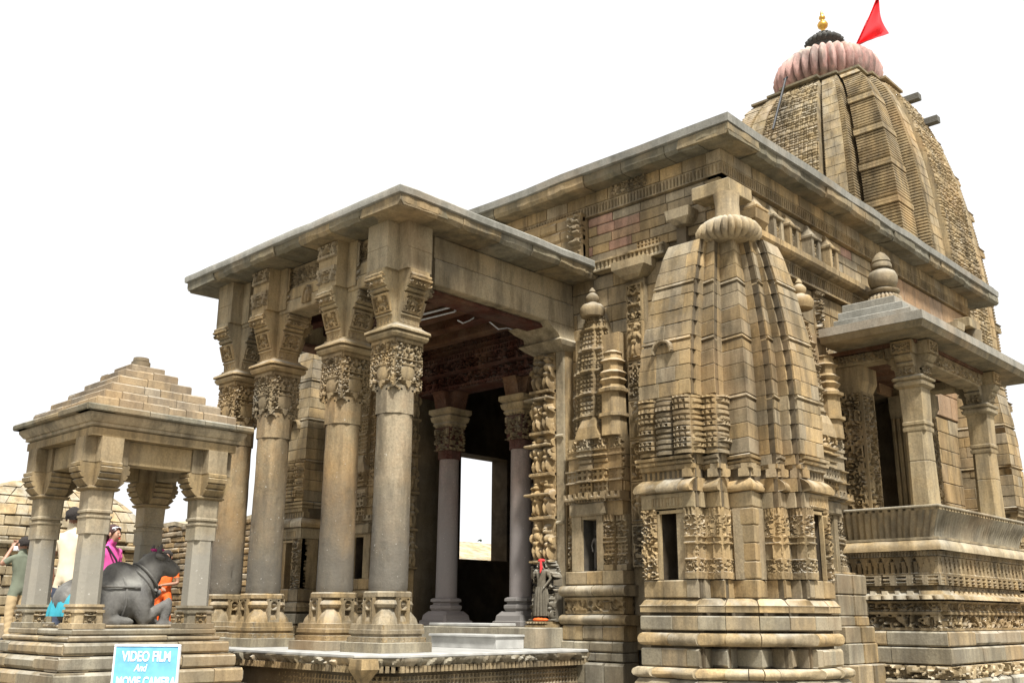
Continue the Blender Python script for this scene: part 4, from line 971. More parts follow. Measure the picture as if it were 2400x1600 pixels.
mb = MB(); mb.rings([[(BRX + .1, BY0 + q, z), (5.95 - q, BY0 + q, z), (5.95 - q, RY1 - q, z), (BRX + .1, RY1 - q, z)] for z, q in ((5.511, .14), (5.65, .15), (5.66, .16))]); mb.build('roof_slab', 'concrete', br, smooth=0)
mb = MB(); mb.rings([[(BRX + .1, BY0 + q, z), (5.95 - q, BY0 + q, z), (5.95 - q, RY1 - q, z), (BRX + .1, RY1 - q, z)] for z, q in ((5.661, .30), (5.80, .31), (5.81, .32))]); mb.build('roof_slab', 'concrete', br, smooth=0)
fx, fy = 4.95, 3.68
mb = MB(); mb.loft(circ(28), [(5.81, 0.224), (6.035, 0.198)], fx, fy); mb.loft(melon(22, .16, 6), [(6.030, 0.178), (6.073, 0.238), (6.149, 0.264), (6.224, 0.244), (6.278, 0.185), (6.300, 0.132)], fx, fy)
mb.loft(circ(32), [(6.289, 0.198), (6.311, 0.224), (6.343, 0.224), (6.365, 0.165), (6.386, 0.132), (6.408, 0.185), (6.484, 0.211), (6.570, 0.215), (6.635, 0.185), (6.678, 0.112), (6.700, 0.099), (6.710, 0.145), (6.754, 0.149), (6.797, 0.125), (6.808, 0.139), (6.862, 0.119), (6.937, 0.066), (6.970, 0.013)], fx, fy)
mb.build('pot_finial', 'grey', br, smooth=50)

# ================================================================== spire over the sanctum
SY = 13.4
def sw(z): return float(np.interp(z, [7, 8.4, 9.4, 10.2, 11.4, 12.4, 13.4, 14.1, 14.5, 14.85, 15.1], [2.76, 2.75, 2.72, 2.67, 2.56, 2.42, 2.20, 2.00, 1.84, 1.64, 1.44]))
ZT = 15.1
mb = MB(); mb.rings([[(x * sw(z) * .9, SY + y * sw(z) * .9, z) for x, y in ((-1, -1), (1, -1), (1, 1), (-1, 1))] for z in list(np.linspace(0, 7, 2)) + list(np.linspace(7.2, ZT, 20))])
spire = mb.build('spire', 'core', T, smooth=0)
NC = 172; zc = np.linspace(1.5, ZT, NC + 1)
def sband(name, pts, mode, rot, mat='spire', kind=None):
    """pts in face coords (a along face, b outward) times half width; rot k*90deg"""
    mb = MB(); rs = []
    def P(z, o, a_in):
        w_ = sw(z); o_ = []
        for a, b in pts:
            ca = (pts[0][0] + pts[-1][0]) / 2
            aa = (ca + (a - ca) * (1 - a_in)) * w_; bb = b * w_ + (o if b > .93 else 0)
            x, y = aa, -bb
            for _ in range(rot): x, y = -y, x
            o_.append((x, SY + y, z))
        return o_
    r = random.Random(hash(name) % 99 + rot)
    for i in range(NC):
        a, b = zc[i], zc[i + 1]; h = b - a
        if mode == 'slats':
            q = .045; rs += [P(a, 0, 0), P(a + h * .55, .015, 0), P(a + h * .6, -q, .10), P(a + h * .97, -q, .10)]
        elif mode == 'karna':
            big = i % 13
            if big in (0, 1): rs += [P(a, .09, -.04), P(a + h * .8, .10, -.05), P(a + h * .85, .02, 0), P(b - .004, .02, 0)]
            elif big == 2: rs += [P(a, .05, -.02), P(a + h * .5, .12, -.06), P(a + h * .9, .04, -.01), P(b - .004, .0, 0)]
            else: rs += [P(a, .02, 0), P(a + h * .5, .03, 0), P(a + h * .55, -.03, .02), P(b - .004, -.03, .02)]
        else: rs += [P(a, 0, 0), P(b - .004, 0, 0)]
    mb.rings(rs, closed=False, cap0=False, cap1=False)
    # top cap edge
    return mb.build(name, mat, spire, smooth=25, kind=kind)
def sstones(pts, rot, nrow, ncol, seed, mat='spire', inset=.0):
    r = random.Random(seed); zz = np.linspace(6.95, ZT - .1, nrow + 1)
    (a0, b0), (a1, b1) = pts
    for i in range(nrow):
        if zz[i + 1] < 7.9: continue
        cols = [0] + sorted((j + r.uniform(-.25, .25)) / ncol for j in range(1, ncol)) + [1]
        for c0, c1 in zip(cols[:-1], cols[1:]):
            def P(z, c):
                w_ = sw(z); x, y = (a0 + (a1 - a0) * c) * w_, -b0 * w_
                for _ in range(rot): x, y = -y, x
                return (x, SY + y, z)
            n = Vector((0, 1, 0))
            for _ in range(rot): n = Vector((-n.y, n.x, 0))
            mb = strip_stone([P(zz[i], c0), P(zz[i], c1)], [P(zz[i + 1], c0), P(zz[i + 1], c1)], [n, n], .12, .008, .004, r.uniform(.02, .035))
            mb.build('stone', mat, spire, smooth=0)
for rot in range(4):
    vis = rot in (0, 1)
    # near corner band (karna): wraps the right end of face rot onto the next face
    mb = None
    sband('corner_band', [(.70, .86), (.70, 1.0), (1.0, 1.0), (1.0, .70), (.86, .70)], 'karna', rot)
    sband('slatted_band', [(.39, .90), (.39, 1.09), (.655, 1.09), (.655, .90)], 'slats', rot)
    sband('slatted_band', [(-.655, .90), (-.655, 1.09), (-.39, 1.09), (-.39, .90)], 'slats', rot)
    if vis:
        sstones([(.40, 1.09), (.60, 1.09)], rot, 30, 2, 400 + rot); sstones([(-.60, 1.09), (-.40, 1.09)], rot, 30, 2, 410 + rot)
    # rough central band with lattice carving
    mb = MB(); nz_, na = 420, 60
    zz = np.linspace(1.5, ZT, nz_); aa = np.linspace(-.36, .36, na); A, Z = np.meshgrid(aa, zz)
    Wd = np.array([sw(z) for z in zz])[:, None]
    U_ = A * Wd
    hh = .03 * (vno(U_ * 9, Z * 9, rot) - .5) - .035 * (np.mod(Z / .083, 1) < .35) - .03 * (np.mod(U_ / .13, 1) < .2) + .02 * sst(-.2, .4, np.sin(13 * (vno(U_ * 5, Z * 5, 7) + .4 * vno(U_ * 11, Z * 11, 2))))
    B = 1.14 * Wd + hh * (1.0 if vis else .3)
    B[:, 0] -= .35; B[:, -1] -= .35
    X, Y = U_, -B
    for _ in range(rot): X, Y = -Y, X
    vs = np.stack([X, Y + SY, Z], -1).reshape(-1, 3); idx = np.arange(nz_ * na).reshape(nz_, na)
    q = np.stack([idx[:-1, :-1], idx[:-1, 1:], idx[1:, 1:], idx[1:, :-1]], -1).reshape(-1, 4)
    mb.add(vs, q.tolist()); mb.build('lattice_band', 'spire', spire, smooth=25)
# crowning slabs
def crown_plan(k, z):
    w_ = sw(ZT); base = [(-.36, -1.18), (.36, -1.18), (.36, -1.07), (.66, -1.07), (.66, -.98), (1.0, -.98), (1.0, -.66), (1.09, -.66), (1.09, -.36), (1.2, -.36)]
    o_ = []
    for rot in range(4):
        for x, y in [(-.36, -1.2), (.36, -1.2), (.36, -1.1), (.66, -1.1), (.66, -1.02), (1.02, -1.02), (1.02, -.66), (1.1, -.66), (1.1, -.36)]:
            for _ in range(rot): x, y = -y, x
            o_.append((x * w_ * k, SY + y * w_ * k, z))
    return o_
mb = MB(); mb.rings([crown_plan(1.0, ZT), crown_plan(1.05, ZT + .01), crown_plan(1.05, ZT + .07), crown_plan(1.0, ZT + .09)]); mb.build('crown_slab', 'eave', spire, smooth=0)
mb = MB(); mb.loft(circ(40), [(ZT + .09, 1.15), (ZT + .6, 1.1)], 0, SY); mb.build('spire_neck', 'tan', spire, smooth=50)
mb = MB(); zb = 15.42
mb.loft(melon(34, .13, 6), [(zb, .95), (zb + .05, 1.2), (zb + .25, 1.40), (zb + .55, 1.47), (zb + .85, 1.37), (zb + 1.10, 1.10), (zb + 1.25, .75), (zb + 1.32, .45)], 0, SY)
am = mb.build('ribbed_crown', 'pinkpaint', spire, smooth=50)
mb = MB(); za = 16.93
mb.loft(circ(30), [(za - .3, .36), (za + .1, .38)], 0, SY)
mb.loft(melon(20, .16, 5), [(za + .08, .40), (za + .12, .52), (za + .2, .55), (za + .30, .45), (za + .36, .26)], 0, SY)
mb.loft(melon(14, .14, 5), [(za + .36, .18), (za + .40, .25), (za + .46, .25), (za + .52, .14)], 0, SY); mb.build('dark_crown', 'basalt', spire, smooth=50)
mb = MB(); mb.loft(circ(20), [(za + .50, .10), (za + .58, .05), (za + .64, .06), (za + .70, .13), (za + .78, .15), (za + .86, .11), (za + .90, .05), (za + .94, .05), (za + .98, .09), (za + 1.03, .085), (za + 1.08, .04), (za + 1.12, .05), (za + 1.16, .04), (za + 1.24, .012)], 0, SY)
mb.build('gilded_finial', 'gold', spire, smooth=60)
# two stub beams jutting from the right face
for (y, z) in ((SY + .55, 14.75), (SY + .62, 13.98)):
    x = sw(z) * 1.14; mb = MB(); mb.box(x - .2, x + .30, y - .10, y + .10, z, z + .20, .02); mb.build('stub_beam', 'woodbeam', spire, smooth=0)

# ================================================================== flag on the spire
fl = tag(empty('flag', Vector((0.777, 13.507, 16.521))), 'red triangular pennant flying beside the pink ribbed crown of the spire', 'flag')
p0, p1 = Vector((0.764, 13.495, 16.442)), Vector((1.361, 14.062, 18.408))
mb = MB(); mb.tube([p0, p0.lerp(p1, .5), p1], .012, 8); setp(mb.build('pole', 'white', None), fl)
mb = MB(); a, b, c_ = Vector((1.335, 14.037, 18.271)), Vector((1.648, 13.921, 17.092)), Vector((0.806, 13.534, 16.707)); n = 16; rs = []
for side in (0, .004):
    for i in range(n + 1):
        t = i / n; e0 = a.lerp(c_, t); e1 = a.lerp(b, min(1, t * 2)) if t < .5 else b.lerp(c_, (t - .5) * 2)
        row = []
        for j in range(9):
            s = j / 8; q = e0.lerp(e1, s); q = q + fw * (.15 * math.sin(s * 6 + t * 5) * s + side) + rt * (.03 * math.sin(t * 9 + s * 3) * s) + Vector((0, 0, -.05 * math.sin(math.pi * t) * s)); row.append(q)
        rs.append(row)
mb.rings(rs, closed=False, cap0=False, cap1=False); setp(mb.build('pennant_cloth', 'flag', None, smooth=60), fl)
mb = MB(); mb.box(p0.x - .03, p0.x + .03, p0.y - .03, p0.y + .03, p0.z - .10, p0.z + .12, .01); setp(mb.build('pole_socket', 'white', None, 0), fl)
# lightning rod lying against the spire
mb = MB(); q0 = Vector((-.30, SY - 1.16 * sw(15.0) - .10, 15.35)); q1 = Vector((-.42, SY - 1.14 * sw(13.6) - .10, 13.65)); mb.tube([q0, q1], .03, 8); mb.tube([q0 + Vector((-.06, 0, -.02)), q0 + Vector((.06, 0, .02))], .03, 6)
tag(mb.build('iron_rod', 'steel'), 'thin black iron rod leaning on the front of the spire', 'rod')

# ================================================================== lamp and conduit under the porch roof
lf = tag(empty('tube_light', Vector((0.765, -1.539, 5.722))), 'white fluorescent tube fitting under the porch lintel', 'lamp')
a, b = Vector((0.495, -1.658, 5.688)), Vector((0.848, -1.323, 5.823))
mb = MB(); mb.tube([a, b], .016, 10); setp(mb.build('tube', 'white', None), lf)
mb = MB(); a2, b2 = Vector((0.497, -1.657, 5.612)), Vector((0.849, -1.322, 5.741)); mb.tube([a2, b2], .012, 6); mb.tube([b + (b - a) * .01, b2 + (b - a) * .01], .015, 6); mb.tube([a, a2], .015, 6)
setp(mb.build('batten', 'white', None), lf)
mb = MB(); mb.tube([Vector((0.778, -1.39, 5.791)), Vector((0.778, -1.39, 5.791)) + Vector((0, 0, .62))], .01, 6); setp(mb.build('hanger', 'steel', None), lf)
mb = MB(); mb.tube([Vector((0.585, -1.021, 5.734)), Vector((0.644, -0.965, 5.689)), Vector((0.639, -0.832, 5.759)), Vector((0.746, -0.73, 5.851)), Vector((0.772, -0.568, 5.783)), Vector((0.808, -0.396, 5.689)), Vector((0.839, -0.228, 5.738)), Vector((0.879, 0.086, 5.697))], .011, 6)
tag(mb.build('conduit_cable', 'white'), 'pale conduit cable sagging across the porch ceiling', 'cable')

# ================================================================== Nandi pavilion
PC = -5.43
NP = tag(empty('bull_pavilion', (0, PC, .0)), 'small open four-pillared stone pavilion with stepped pyramid roof in front of the porch', 'pavilion')
def nb(mb, name, mat, smooth=0): return setp(mb.build(name, mat, None, smooth), NP)
def prect(h, z): return [(-h, PC - h, z), (h, PC - h, z), (h, PC + h, z), (-h, PC + h, z)]
def pstones(name, h, z0, z1, wid, mat, seed, round_=False, ch=.012):
    mb = MB(); mb.rings([prect(h - .06, z0 + .003), prect(h - .06, z1 - .004)]); core = nb(mb, name + '_core', 'grey'); r = random.Random(seed)
    for (d, n) in (((1, 0), (0, -1)), ((0, 1), (1, 0)), ((-1, 0), (0, 1)), ((0, -1), (-1, 0))):
        d = Vector((*d, 0)); n = Vector((*n, 0)); u = -h
        while u < h - .01:
            wd = min(wid * r.uniform(.7, 1.4), h - u); wd = h - u if h - u - wd < wid * .4 else wd
            o_ = Vector((0, PC, 0)) + n * h; zj = r.uniform(-.006, .004)
            a, b = o_ + d * u, o_ + d * (u + wd); zz0, zz1 = Vector((0, 0, z0)), Vector((0, 0, z1 + zj))
            mb = strip_stone([a + zz0, b + zz0], [a + zz1, b + zz1], [-n, -n], min(.3, h * .5), ch * r.uniform(.7, 1.5), .004, r.uniform(0, .015), round_prof(5, .03) if round_ else None)
            mb.build('stone', mat, core, smooth=0); u += wd
    return core
pstones('footing', 1.06, .30, .90, .75, 'grey', 500); pstones('lower_step', 1.0, .902, 1.06, .55, 'grey', 501, ch=.025); pstones('middle_step', .94, 1.062, 1.20, .6, 'grey', 502, ch=.025); pstones('upper_step', .88, 1.202, 1.325, .55, 'grey', 503, ch=.02)
pstones('base_course', .81, 1.327, 1.385, .9, 'grey', 504); pstones('floor_course', .77, 1.387, 1.45, .9, 'grey', 505)
def npillar(px, py):
    p = empty('pillar'); p.parent = NP; p.matrix_parent_inverse = Matrix.Translation((0, -PC, 0))
    mb = MB(); mb.loft(lambda r: csq(r, .1), [(1.452, .17), (1.50, .17), (1.505, .145), (1.60, .14), (1.605, .155), (1.63, .155), (1.635, .135), (1.655, .135), (1.66, .15), (1.685, .145)], px, py); mb.build('base', 'grey', p, 30)
    for d, n in (((1, 0), (0, -1)), ((0, 1), (1, 0))):
        mb = MB(FACE((px, py, 0), d, n)); mb.relief(-.06, .06, 1.50, 1.615, .152, p_scroll(30, .02, 3, .12), .0095, .03); mb.build('boss', 'carved', p)
    mb = MB(); mb.loft(lambda r: csq(r, .45), [(1.685, .125), (2.37, .118)], px, py); mb.loft(lambda r: csq(r, .18), [(2.37, .125), (2.52, .125), (2.53, .135), (2.55, .135), (2.555, .115), (2.575, .115), (2.58, .135), (2.60, .135), (2.61, .125), (2.80, .13)], px, py)
    mb.build('shaft', 'shaft2', p, 20)
    mb = MB(); mb.loft(lambda r: csq(r, .15), [(2.80, .15), (2.815, .17), (2.83, .17), (2.84, .14)], px, py)
    mb.loft(cross(.11), [(2.84, .16), (2.875, .20), (2.90, .225), (2.92, .20), (2.925, .23), (2.96, .255), (2.975, .235), (2.98, .265), (3.02, .275), (3.035, .25), (3.04, .262), (3.07, .265), (3.08, .25)], px, py); mb.build('capital', 'tan', p, 30)
    mb = MB(); mb.loft(cross(.115), [(3.08, .235), (3.335, .235)], px, py); mb.build('bracket_block', 'tan', p, 0)
M['shaft2'] = stone('pavilion_pillar_stone', (.38, .32, .215), (.32, .245, .15), rand=.2, stain_amt=.35, band=(2.2, 2.6, (.235, .22, .185)), lichen=.2)
q = .60
for sx in (1, -1):
    for sy in (-1, 1): npillar(q * sx, PC + q * sy)
for s in (-1, 1):
    mb = MB(); mb.box(-q + .24, q - .24, PC + s * q - .09, PC + s * q + .09, 3.09, 3.335, .006); nb(mb, 'lintel', 'beam')
    mb = MB(); mb.box(s * q - .09, s * q + .09, PC - q + .24, PC + q - .24, 3.09, 3.335, .006); nb(mb, 'lintel', 'beam')
mb = MB(); mb.rings([prect(.49, 3.24), prect(.49, 3.5)]); nb(mb, 'ceiling', 'red')
def pring(name, z0, z1, h0, h1, mat):
    mb = MB(); mb.rings([prect(h0, z0), prect(h1, z1)]); nb(mb, name, mat)
pring('frieze_course', 3.337, 3.42, .82, .82, 'tan')
mb = MB(); mb.rings([prect(.78, 3.42), prect(.84, 3.44), prect(.84, 3.47), prect(.86, 3.475), prect(.90, 3.53), prect(.90, 3.56)]); nb(mb, 'cornice', 'tan', 20)
pstones('eave', .95, 3.56, 3.635, .5, 'eave', 510)
for k, (h, z0) in enumerate(((.80, 3.637), (.67, 3.752), (.545, 3.867), (.425, 3.982), (.31, 4.097), (.20, 4.20))):
    pstones('roof_tier', h, z0, z0 + .113 - (.02 if k == 5 else 0), .26, 'rooftier', 520 + k)
mb = MB(); mb.loft(circ(24), [(4.295, .10), (4.30, .105), (4.37, .105), (4.375, .07), (4.38, .09), (4.42, .085)], 0, PC); nb(mb, 'cap_stone', 'grey', 40)

# ================================================================== bull statue
def meta(name, balls, mat, res=.022, thr=.6):
    """ellipsoids blended into one continuous surface; ball=(centre, radii, euler)"""
    md = bpy.data.metaballs.new(name); md.resolution = res; md.render_resolution = res; md.threshold = thr
    ob = bpy.data.objects.new(name, md); C.objects.link(ob)
    for c_, rr, eu in balls:
        e = md.elements.new(); e.type = 'ELLIPSOID'; e.co = c_; k = max(rr); e.radius = k * 1.55; e.stiffness = 3.0
        e.size_x, e.size_y, e.size_z = [v / k for v in rr]
        from mathutils import Euler
        e.rotation = Euler(eu).to_quaternion()
    dg = bpy.context.evaluated_depsgraph_get(); dg.update()
    me = bpy.data.meshes.new_from_object(ob.evaluated_get(dg)); bpy.data.objects.remove(ob); bpy.data.metaballs.remove(md)
    co = np.zeros(len(me.vertices) * 3); me.vertices.foreach_get('co', co); co = co.reshape(-1, 3); nr = np.zeros(len(me.vertices) * 3); me.vertices.foreach_get('normal', nr); nr = nr.reshape(-1, 3)
    co = co + nr * ((vno(co[:, 0] * 22 + co[:, 2] * 9, co[:, 1] * 22 + co[:, 2] * 17, 4) - .5) * .012)[:, None]; me.vertices.foreach_set('co', co.ravel())
    me.polygons.foreach_set('use_smooth', [True] * len(me.polygons)); me.materials.clear(); me.materials.append(M[mat]); me.name = name
    o = bpy.data.objects.new(name, me); C.objects.link(o); return o
NB = tag(empty('bull_statue', (0, PC, 1.452)), 'black stone reclining bull with neck collar lying inside the small pavilion', 'statue')
B_ = lambda y, z, x=0: (x, PC + y, 1.452 + z)
balls = [(B_(-.18, .29), (.23, .40, .22), (0, 0, 0)), (B_(.10, .32), (.21, .26, .24), (0, 0, 0)), (B_(-.42, .26), (.22, .22, .22), (0, 0, 0)),
         (B_(.02, .55), (.12, .19, .14), (0, 0, 0)),                                      # hump
         (B_(.27, .46), (.14, .17, .24), (-.45, 0, 0)), (B_(.36, .62), (.125, .15, .16), (-.3, 0, 0)),
         (B_(.44, .70), (.115, .14, .12), (0, 0, 0)), (B_(.55, .65), (.09, .13, .09), (-.35, 0, 0)), (B_(.63, .62), (.075, .075, .072), (0, 0, 0)),
         (B_(.30, .25), (.10, .12, .22), (.15, 0, 0)),                                    # chest / dewlap
         (B_(-.30, .16, .20), (.10, .22, .17), (0, 0, 0)), (B_(-.30, .16, -.20), (.10, .22, .17), (0, 0, 0)),
         (B_(-.08, .06, .22), (.06, .20, .055), (0, 0, 0)), (B_(-.08, .06, -.22), (.06, .20, .055), (0, 0, 0))]
for c_, rr, eu in [(B_(.22, .20, .17), (.07, .09, .20), (.2, 0, 0)), (B_(.38, .17, .17), (.05, .15, .055), (.75, 0, 0)), (B_(.50, .16, .17), (.05, .06, .16), (-.2, 0, 0)), (B_(.50, .03, .17), (.05, .10, .045), (0, 0, 0)),
                   (B_(.22, .16, -.17), (.07, .10, .16), (0, 0, 0)), (B_(.40, .05, -.17), (.06, .22, .055), (0, 0, 0))]: balls.append((c_, rr, eu))
body = setp(meta('body', balls, 'black', .02), NB)
def nbp(mb, name, mat='black', sm=50): return setp(mb.build(name, mat, None, sm), NB)
for k, (y, z, ry, rz, t) in enumerate(((.315, .53, .175, .20, -.75), (.275, .47, .19, .22, -.75))):
    mb = MB(); pts = []
    for i in range(25):
        a = 2 * math.pi * i / 24; lx = .155 * math.cos(a); lz = rz * math.sin(a); pts.append(B_(y + lz * math.sin(t) * -1.0 * -1 + 0, z + lz * math.cos(t), lx))
    mb.tube(pts, .014, 6); nbp(mb, 'collar')
mb = MB(); mb.tube([B_(.36 + .02 * math.sin(i), .40 - .05 * math.sin(math.pi * i / 8), -.14 + .035 * i) for i in range(9)], .02, 6); nbp(mb, 'garland')
for s in (1, -1):
    mb = MB(); mb.ell(B_(.40, .755, .13 * s), (.035, .075, .035), rot=Matrix.Rotation(.3 * s, 3, 'Z') @ Matrix.Rotation(-.3, 3, 'X')); nbp(mb, 'ear')
    mb = MB(); mb.tube([B_(.42, .80, .06 * s), B_(.41, .85, .085 * s), B_(.43, .89, .09 * s)], [.035, .026, .01], 8); nbp(mb, 'horn')
    mb = MB(); mb.ell(B_(.525, .725, .093 * s), (.014, .022, .016)); nbp(mb, 'eye')
    mb = MB(); mb.ell(B_(.685, .635, .035 * s), (.012, .012, .014)); nbp(mb, 'nostril')
mb = MB(); mb.tube([B_(-.02 + .03 * math.cos(2 * math.pi * i / 28), .30 + .265 * math.sin(2 * math.pi * i / 28), .235 * math.cos(2 * math.pi * i / 28)) for i in range(29)], .013, 6); nbp(mb, 'girth_strap')
for i in range(7):
    a = -.9 + i * .3; mb = MB(); mb.ell(B_(.345 + .10 * math.cos(a * .6), .33 + .05 * abs(a), .16 * math.sin(a)), (.026, .022, .03), 8, 6); nbp(mb, 'bell')
mb = MB(); mb.box(-.30, .30, PC - .62, PC + .62, 1.4525, 1.485, .01); nbp(mb, 'base_slab', 'grey', 0)
mb = MB(); mb.tube([B_(-.34 + .05 * i, .42 + .0 * i, .235 - .001 * i) for i in range(11)], .012, 6); mb.tube([B_(-.34, .46 - .05 * i, .245) for i in range(4)], .012, 6); nbp(mb, 'saddle_cloth')
mb = MB()
for k in range(14):
    r = random.Random(k); mb.ell(B_(.42 + r.uniform(-.07, .1), .825 + r.uniform(-.01, .015), r.uniform(-.06, .06)), (.022, .022, .013), 6, 4)
tag(mb.build('flower_offering', 'magenta'), 'pink petals scattered on top of the bull statue\'s head', 'flowers')

# cloth offering over the bull's rump
mb = MB(); rs = []
for side in (0, .008):
    for i in range(13):
        t = i / 12; a = -.25 + t * 2.1
        y = -.40 - .255 * math.sin(max(0, a) * .9); z = .535 - .42 * t ** 1.6
        row = []
        for j in range(13):
            s = j / 6 - 1
            row.append(B_(y + .05 * s * s + side + .028 * math.sin(j * 2.6 + t * 2) * t, z - .10 * s * s * (1 - t) + side, s * (.19 + .03 * t)))
        rs.append(row)
mb.rings(rs, closed=False, cap0=False, cap1=False)
tag(mb.build('offering_cloth', 'teal', None, 60), 'turquoise cloth draped over the rump of the black bull', 'cloth')

# ================================================================== people
def person(name, label, loc, ang, h, mats, arms, hair=None, cat='person', legs=True, skirt=False, headturn=0.0, bow=0.0, hairlen=0):
    """mats: dict skin/top/bottom; arms: ((elbow),(wrist)) left and right in body coordinates (x right, y forward)"""
    k = h / 1.70; V = []; E = []; tagE = []; Rr = []
    def v(p, r):
        V.append((p[0] * k, p[1] * k, p[2] * k)); Rr.append((r[0] * k, r[1] * k) if isinstance(r, tuple) else (r * k, r * k)); return len(V) - 1
    def e(a, b, t): E.append((a, b)); tagE.append(t)
    pel = v((0, 0, .93), (.155, .115)); sp = v((0, 0, 1.10), (.135, .10)); ch = v((0, .0, 1.30), (.165, .115)); nk0 = v((0, -.005, 1.43), (.085, .065))
    c_, s_ = math.cos(headturn), math.sin(headturn)
    H = lambda x, y, z: (x * c_ - y * s_, x * s_ + y * c_ + bow, z)
    nk = v((0, .005 + bow * .5, 1.49), .054); hd = v(H(0, .02, 1.56), (.078, .085)); hm = v(H(0, .022, 1.62), (.086, .098)); cr = v(H(0, .005, 1.685), (.06, .07))
    e(pel, sp, 'top'); e(sp, ch, 'top'); e(ch, nk0, 'top'); e(nk0, nk, 'skin'); e(nk, hd, 'skin'); e(hd, hm, 'skin'); e(hm, cr, 'skin')
    ns = v(H(0, .125, 1.585), .012); e(hd, ns, 'skin'); cn = v(H(0, .085, 1.515), .03); e(hd, cn, 'skin')
    for sd, (el_, wr) in zip((-1, 1), arms):
        sh = v((.175 * sd, -.005, 1.385), .068); e(ch, sh, 'top'); m1 = [(.175 * sd + (el_[0] - .175 * sd) * .5), el_[1] * .5, 1.385 + (el_[2] - 1.385) * .5]
        up_ = v(m1, .052); e(sh, up_, 'top'); eb = v(el_, .042); e(up_, eb, mats.get('sleeve', 'skin')); w0 = v(wr, .029); e(eb, w0, 'skin')
        d = (Vector(wr) - Vector(el_)).normalized(); side = d.cross(Vector((0, 0, 1)))
        side = side.normalized() if side.length > .05 else Vector((1, 0, 0)); nrm = d.cross(side)
        pm = v(Vector(wr) + d * .06, (.036, .02)); e(w0, pm, 'skin')
        for q in range(4):
            o_ = side * (-.03 + .02 * q); L = (.07, .082, .078, .06)[q]
            f0 = v(Vector(wr) + d * .10 + o_, .0095); f1 = v(Vector(wr) + d * (.10 + L * .5) + o_ + nrm * .012, .009); f2_ = v(Vector(wr) + d * (.10 + L * .85) + o_ + nrm * .035, .008)
            e(pm, f0, 'skin'); e(f0, f1, 'skin'); e(f1, f2_, 'skin')
        t0 = v(Vector(wr) + d * .055 - side * .05, .011); t1 = v(Vector(wr) + d * .09 - side * .06 + nrm * .015, .010); e(pm, t0, 'skin'); e(t0, t1, 'skin')
    for sd in (-1, 1):
        hp = v((.09 * sd, 0, .86), (.105, .10)); e(pel, hp, 'top'); kn = v((.095 * sd, .02, .48), (.075 if not skirt else .10, .07)); e(hp, kn, 'bottom')
        an = v((.10 * sd, -.015, .10), .052 if not skirt else .09); e(kn, an, 'bottom'); to = v((.11 * sd, .13, .045), (.042, .034)); e(an, to, 'shoe')
    me = bpy.data.meshes.new(name); me.from_pydata(V, E, []); ob = bpy.data.objects.new(name, me); C.objects.link(ob)
    md = ob.modifiers.new('skin', 'SKIN'); md.use_smooth_shade = True; md.branch_smoothing = .6
    for i, sv in enumerate(me.skin_vertices[0].data): sv.radius = Rr[i]; sv.use_root = (i == 0)
    sb = ob.modifiers.new('sub', 'SUBSURF'); sb.levels = 2; sb.render_levels = 2
    dg = bpy.context.evaluated_depsgraph_get(); dg.update()
    m2 = bpy.data.meshes.new_from_object(ob.evaluated_get(dg)); bpy.data.objects.remove(ob); m2.name = name
    tags = ['skin', 'top', 'bottom', 'shoe']; m2.materials.clear()
    for t in tags: m2.materials.append(M[mats.get(t, 'blackcloth' if t == 'shoe' else mats['skin'])])
    Va = np.array(V); A = Va[[a for a, b in E]]; Bv = Va[[b for a, b in E]]
    cen = np.zeros(len(m2.polygons) * 3); m2.polygons.foreach_get('center', cen); cen = cen.reshape(-1, 3)
    D = Bv - A; L2 = (D ** 2).sum(1) + 1e-9
    t = np.clip((((cen[:, None] - A[None]) * D[None]).sum(-1)) / L2, 0, 1); dist = np.linalg.norm(cen[:, None] - (A[None] + t[..., None] * D[None]), axis=-1)
    rad = np.array([(Rr[a][0] + Rr[b][0]) / 2 for a, b in E]); bi = (dist - rad[None]).argmin(1)
    lut = np.array([tags.index(x) for x in tagE]); m2.polygons.foreach_set('material_index', lut[bi].astype(int)); m2.polygons.foreach_set('use_smooth', [True] * len(m2.polygons))
    co = np.zeros(len(m2.vertices) * 3); m2.vertices.foreach_get('co', co); co = co.reshape(-1, 3); nr = np.zeros(len(m2.vertices) * 3); m2.vertices.foreach_get('normal', nr); nr = nr.reshape(-1, 3)
    cl = np.zeros(len(m2.vertices), bool)
    for p_, mi in zip(m2.polygons, lut[bi]):
        if mi in (1, 2): cl[list(p_.vertices)] = True
    fold = (np.sin(co[:, 2] * 70 / k + 9 * vno(co[:, 0] * 9, co[:, 1] * 9, 1)) * .5 + vno(co[:, 0] * 14, co[:, 2] * 8, 6) * 1.4) * .008 * k
    co = co + nr * (fold * cl)[:, None]; m2.vertices.foreach_set('co', co.ravel())
    root = tag(empty(name, loc), label, cat); root.rotation_euler = (0, 0, ang)
    b = bpy.data.objects.new('body', m2); C.objects.link(b); b.parent = root
    def child(mb, nm, mat): o = mb.build(nm, mat, root, 60); return o
    hc = Vector(H(0, 0, 1.615)) * k
    if hair:
        mb = MB(); rs = []
        for i in range(9):
            th = .02 + i / 8 * 2.15; row = []
            for j in range(20):
                ph = 2 * math.pi * j / 20; fr_ = math.cos(ph)                       # fr_=1 -> front
                t_ = th * (1.0 if fr_ < .2 else 1 - .60 * (fr_ - .2)); rr = 1.0
                x = .100 * math.sin(t_) * math.sin(ph); y = .112 * math.sin(t_) * math.cos(ph); z = .105 * math.cos(t_)
                jj = 1 + .06 * math.sin(j * 5.3 + i * 2.1); q = H(x * jj, (y - .012) * jj - (.012 if fr_ < 0 else 0), 0); row.append(((q[0]) * k, (q[1]) * k, (1.628 + z * jj + .004) * k))
            rs.append(row)
        mb.rings(rs[::-1], cap0=False); child(mb, 'hair', hair)
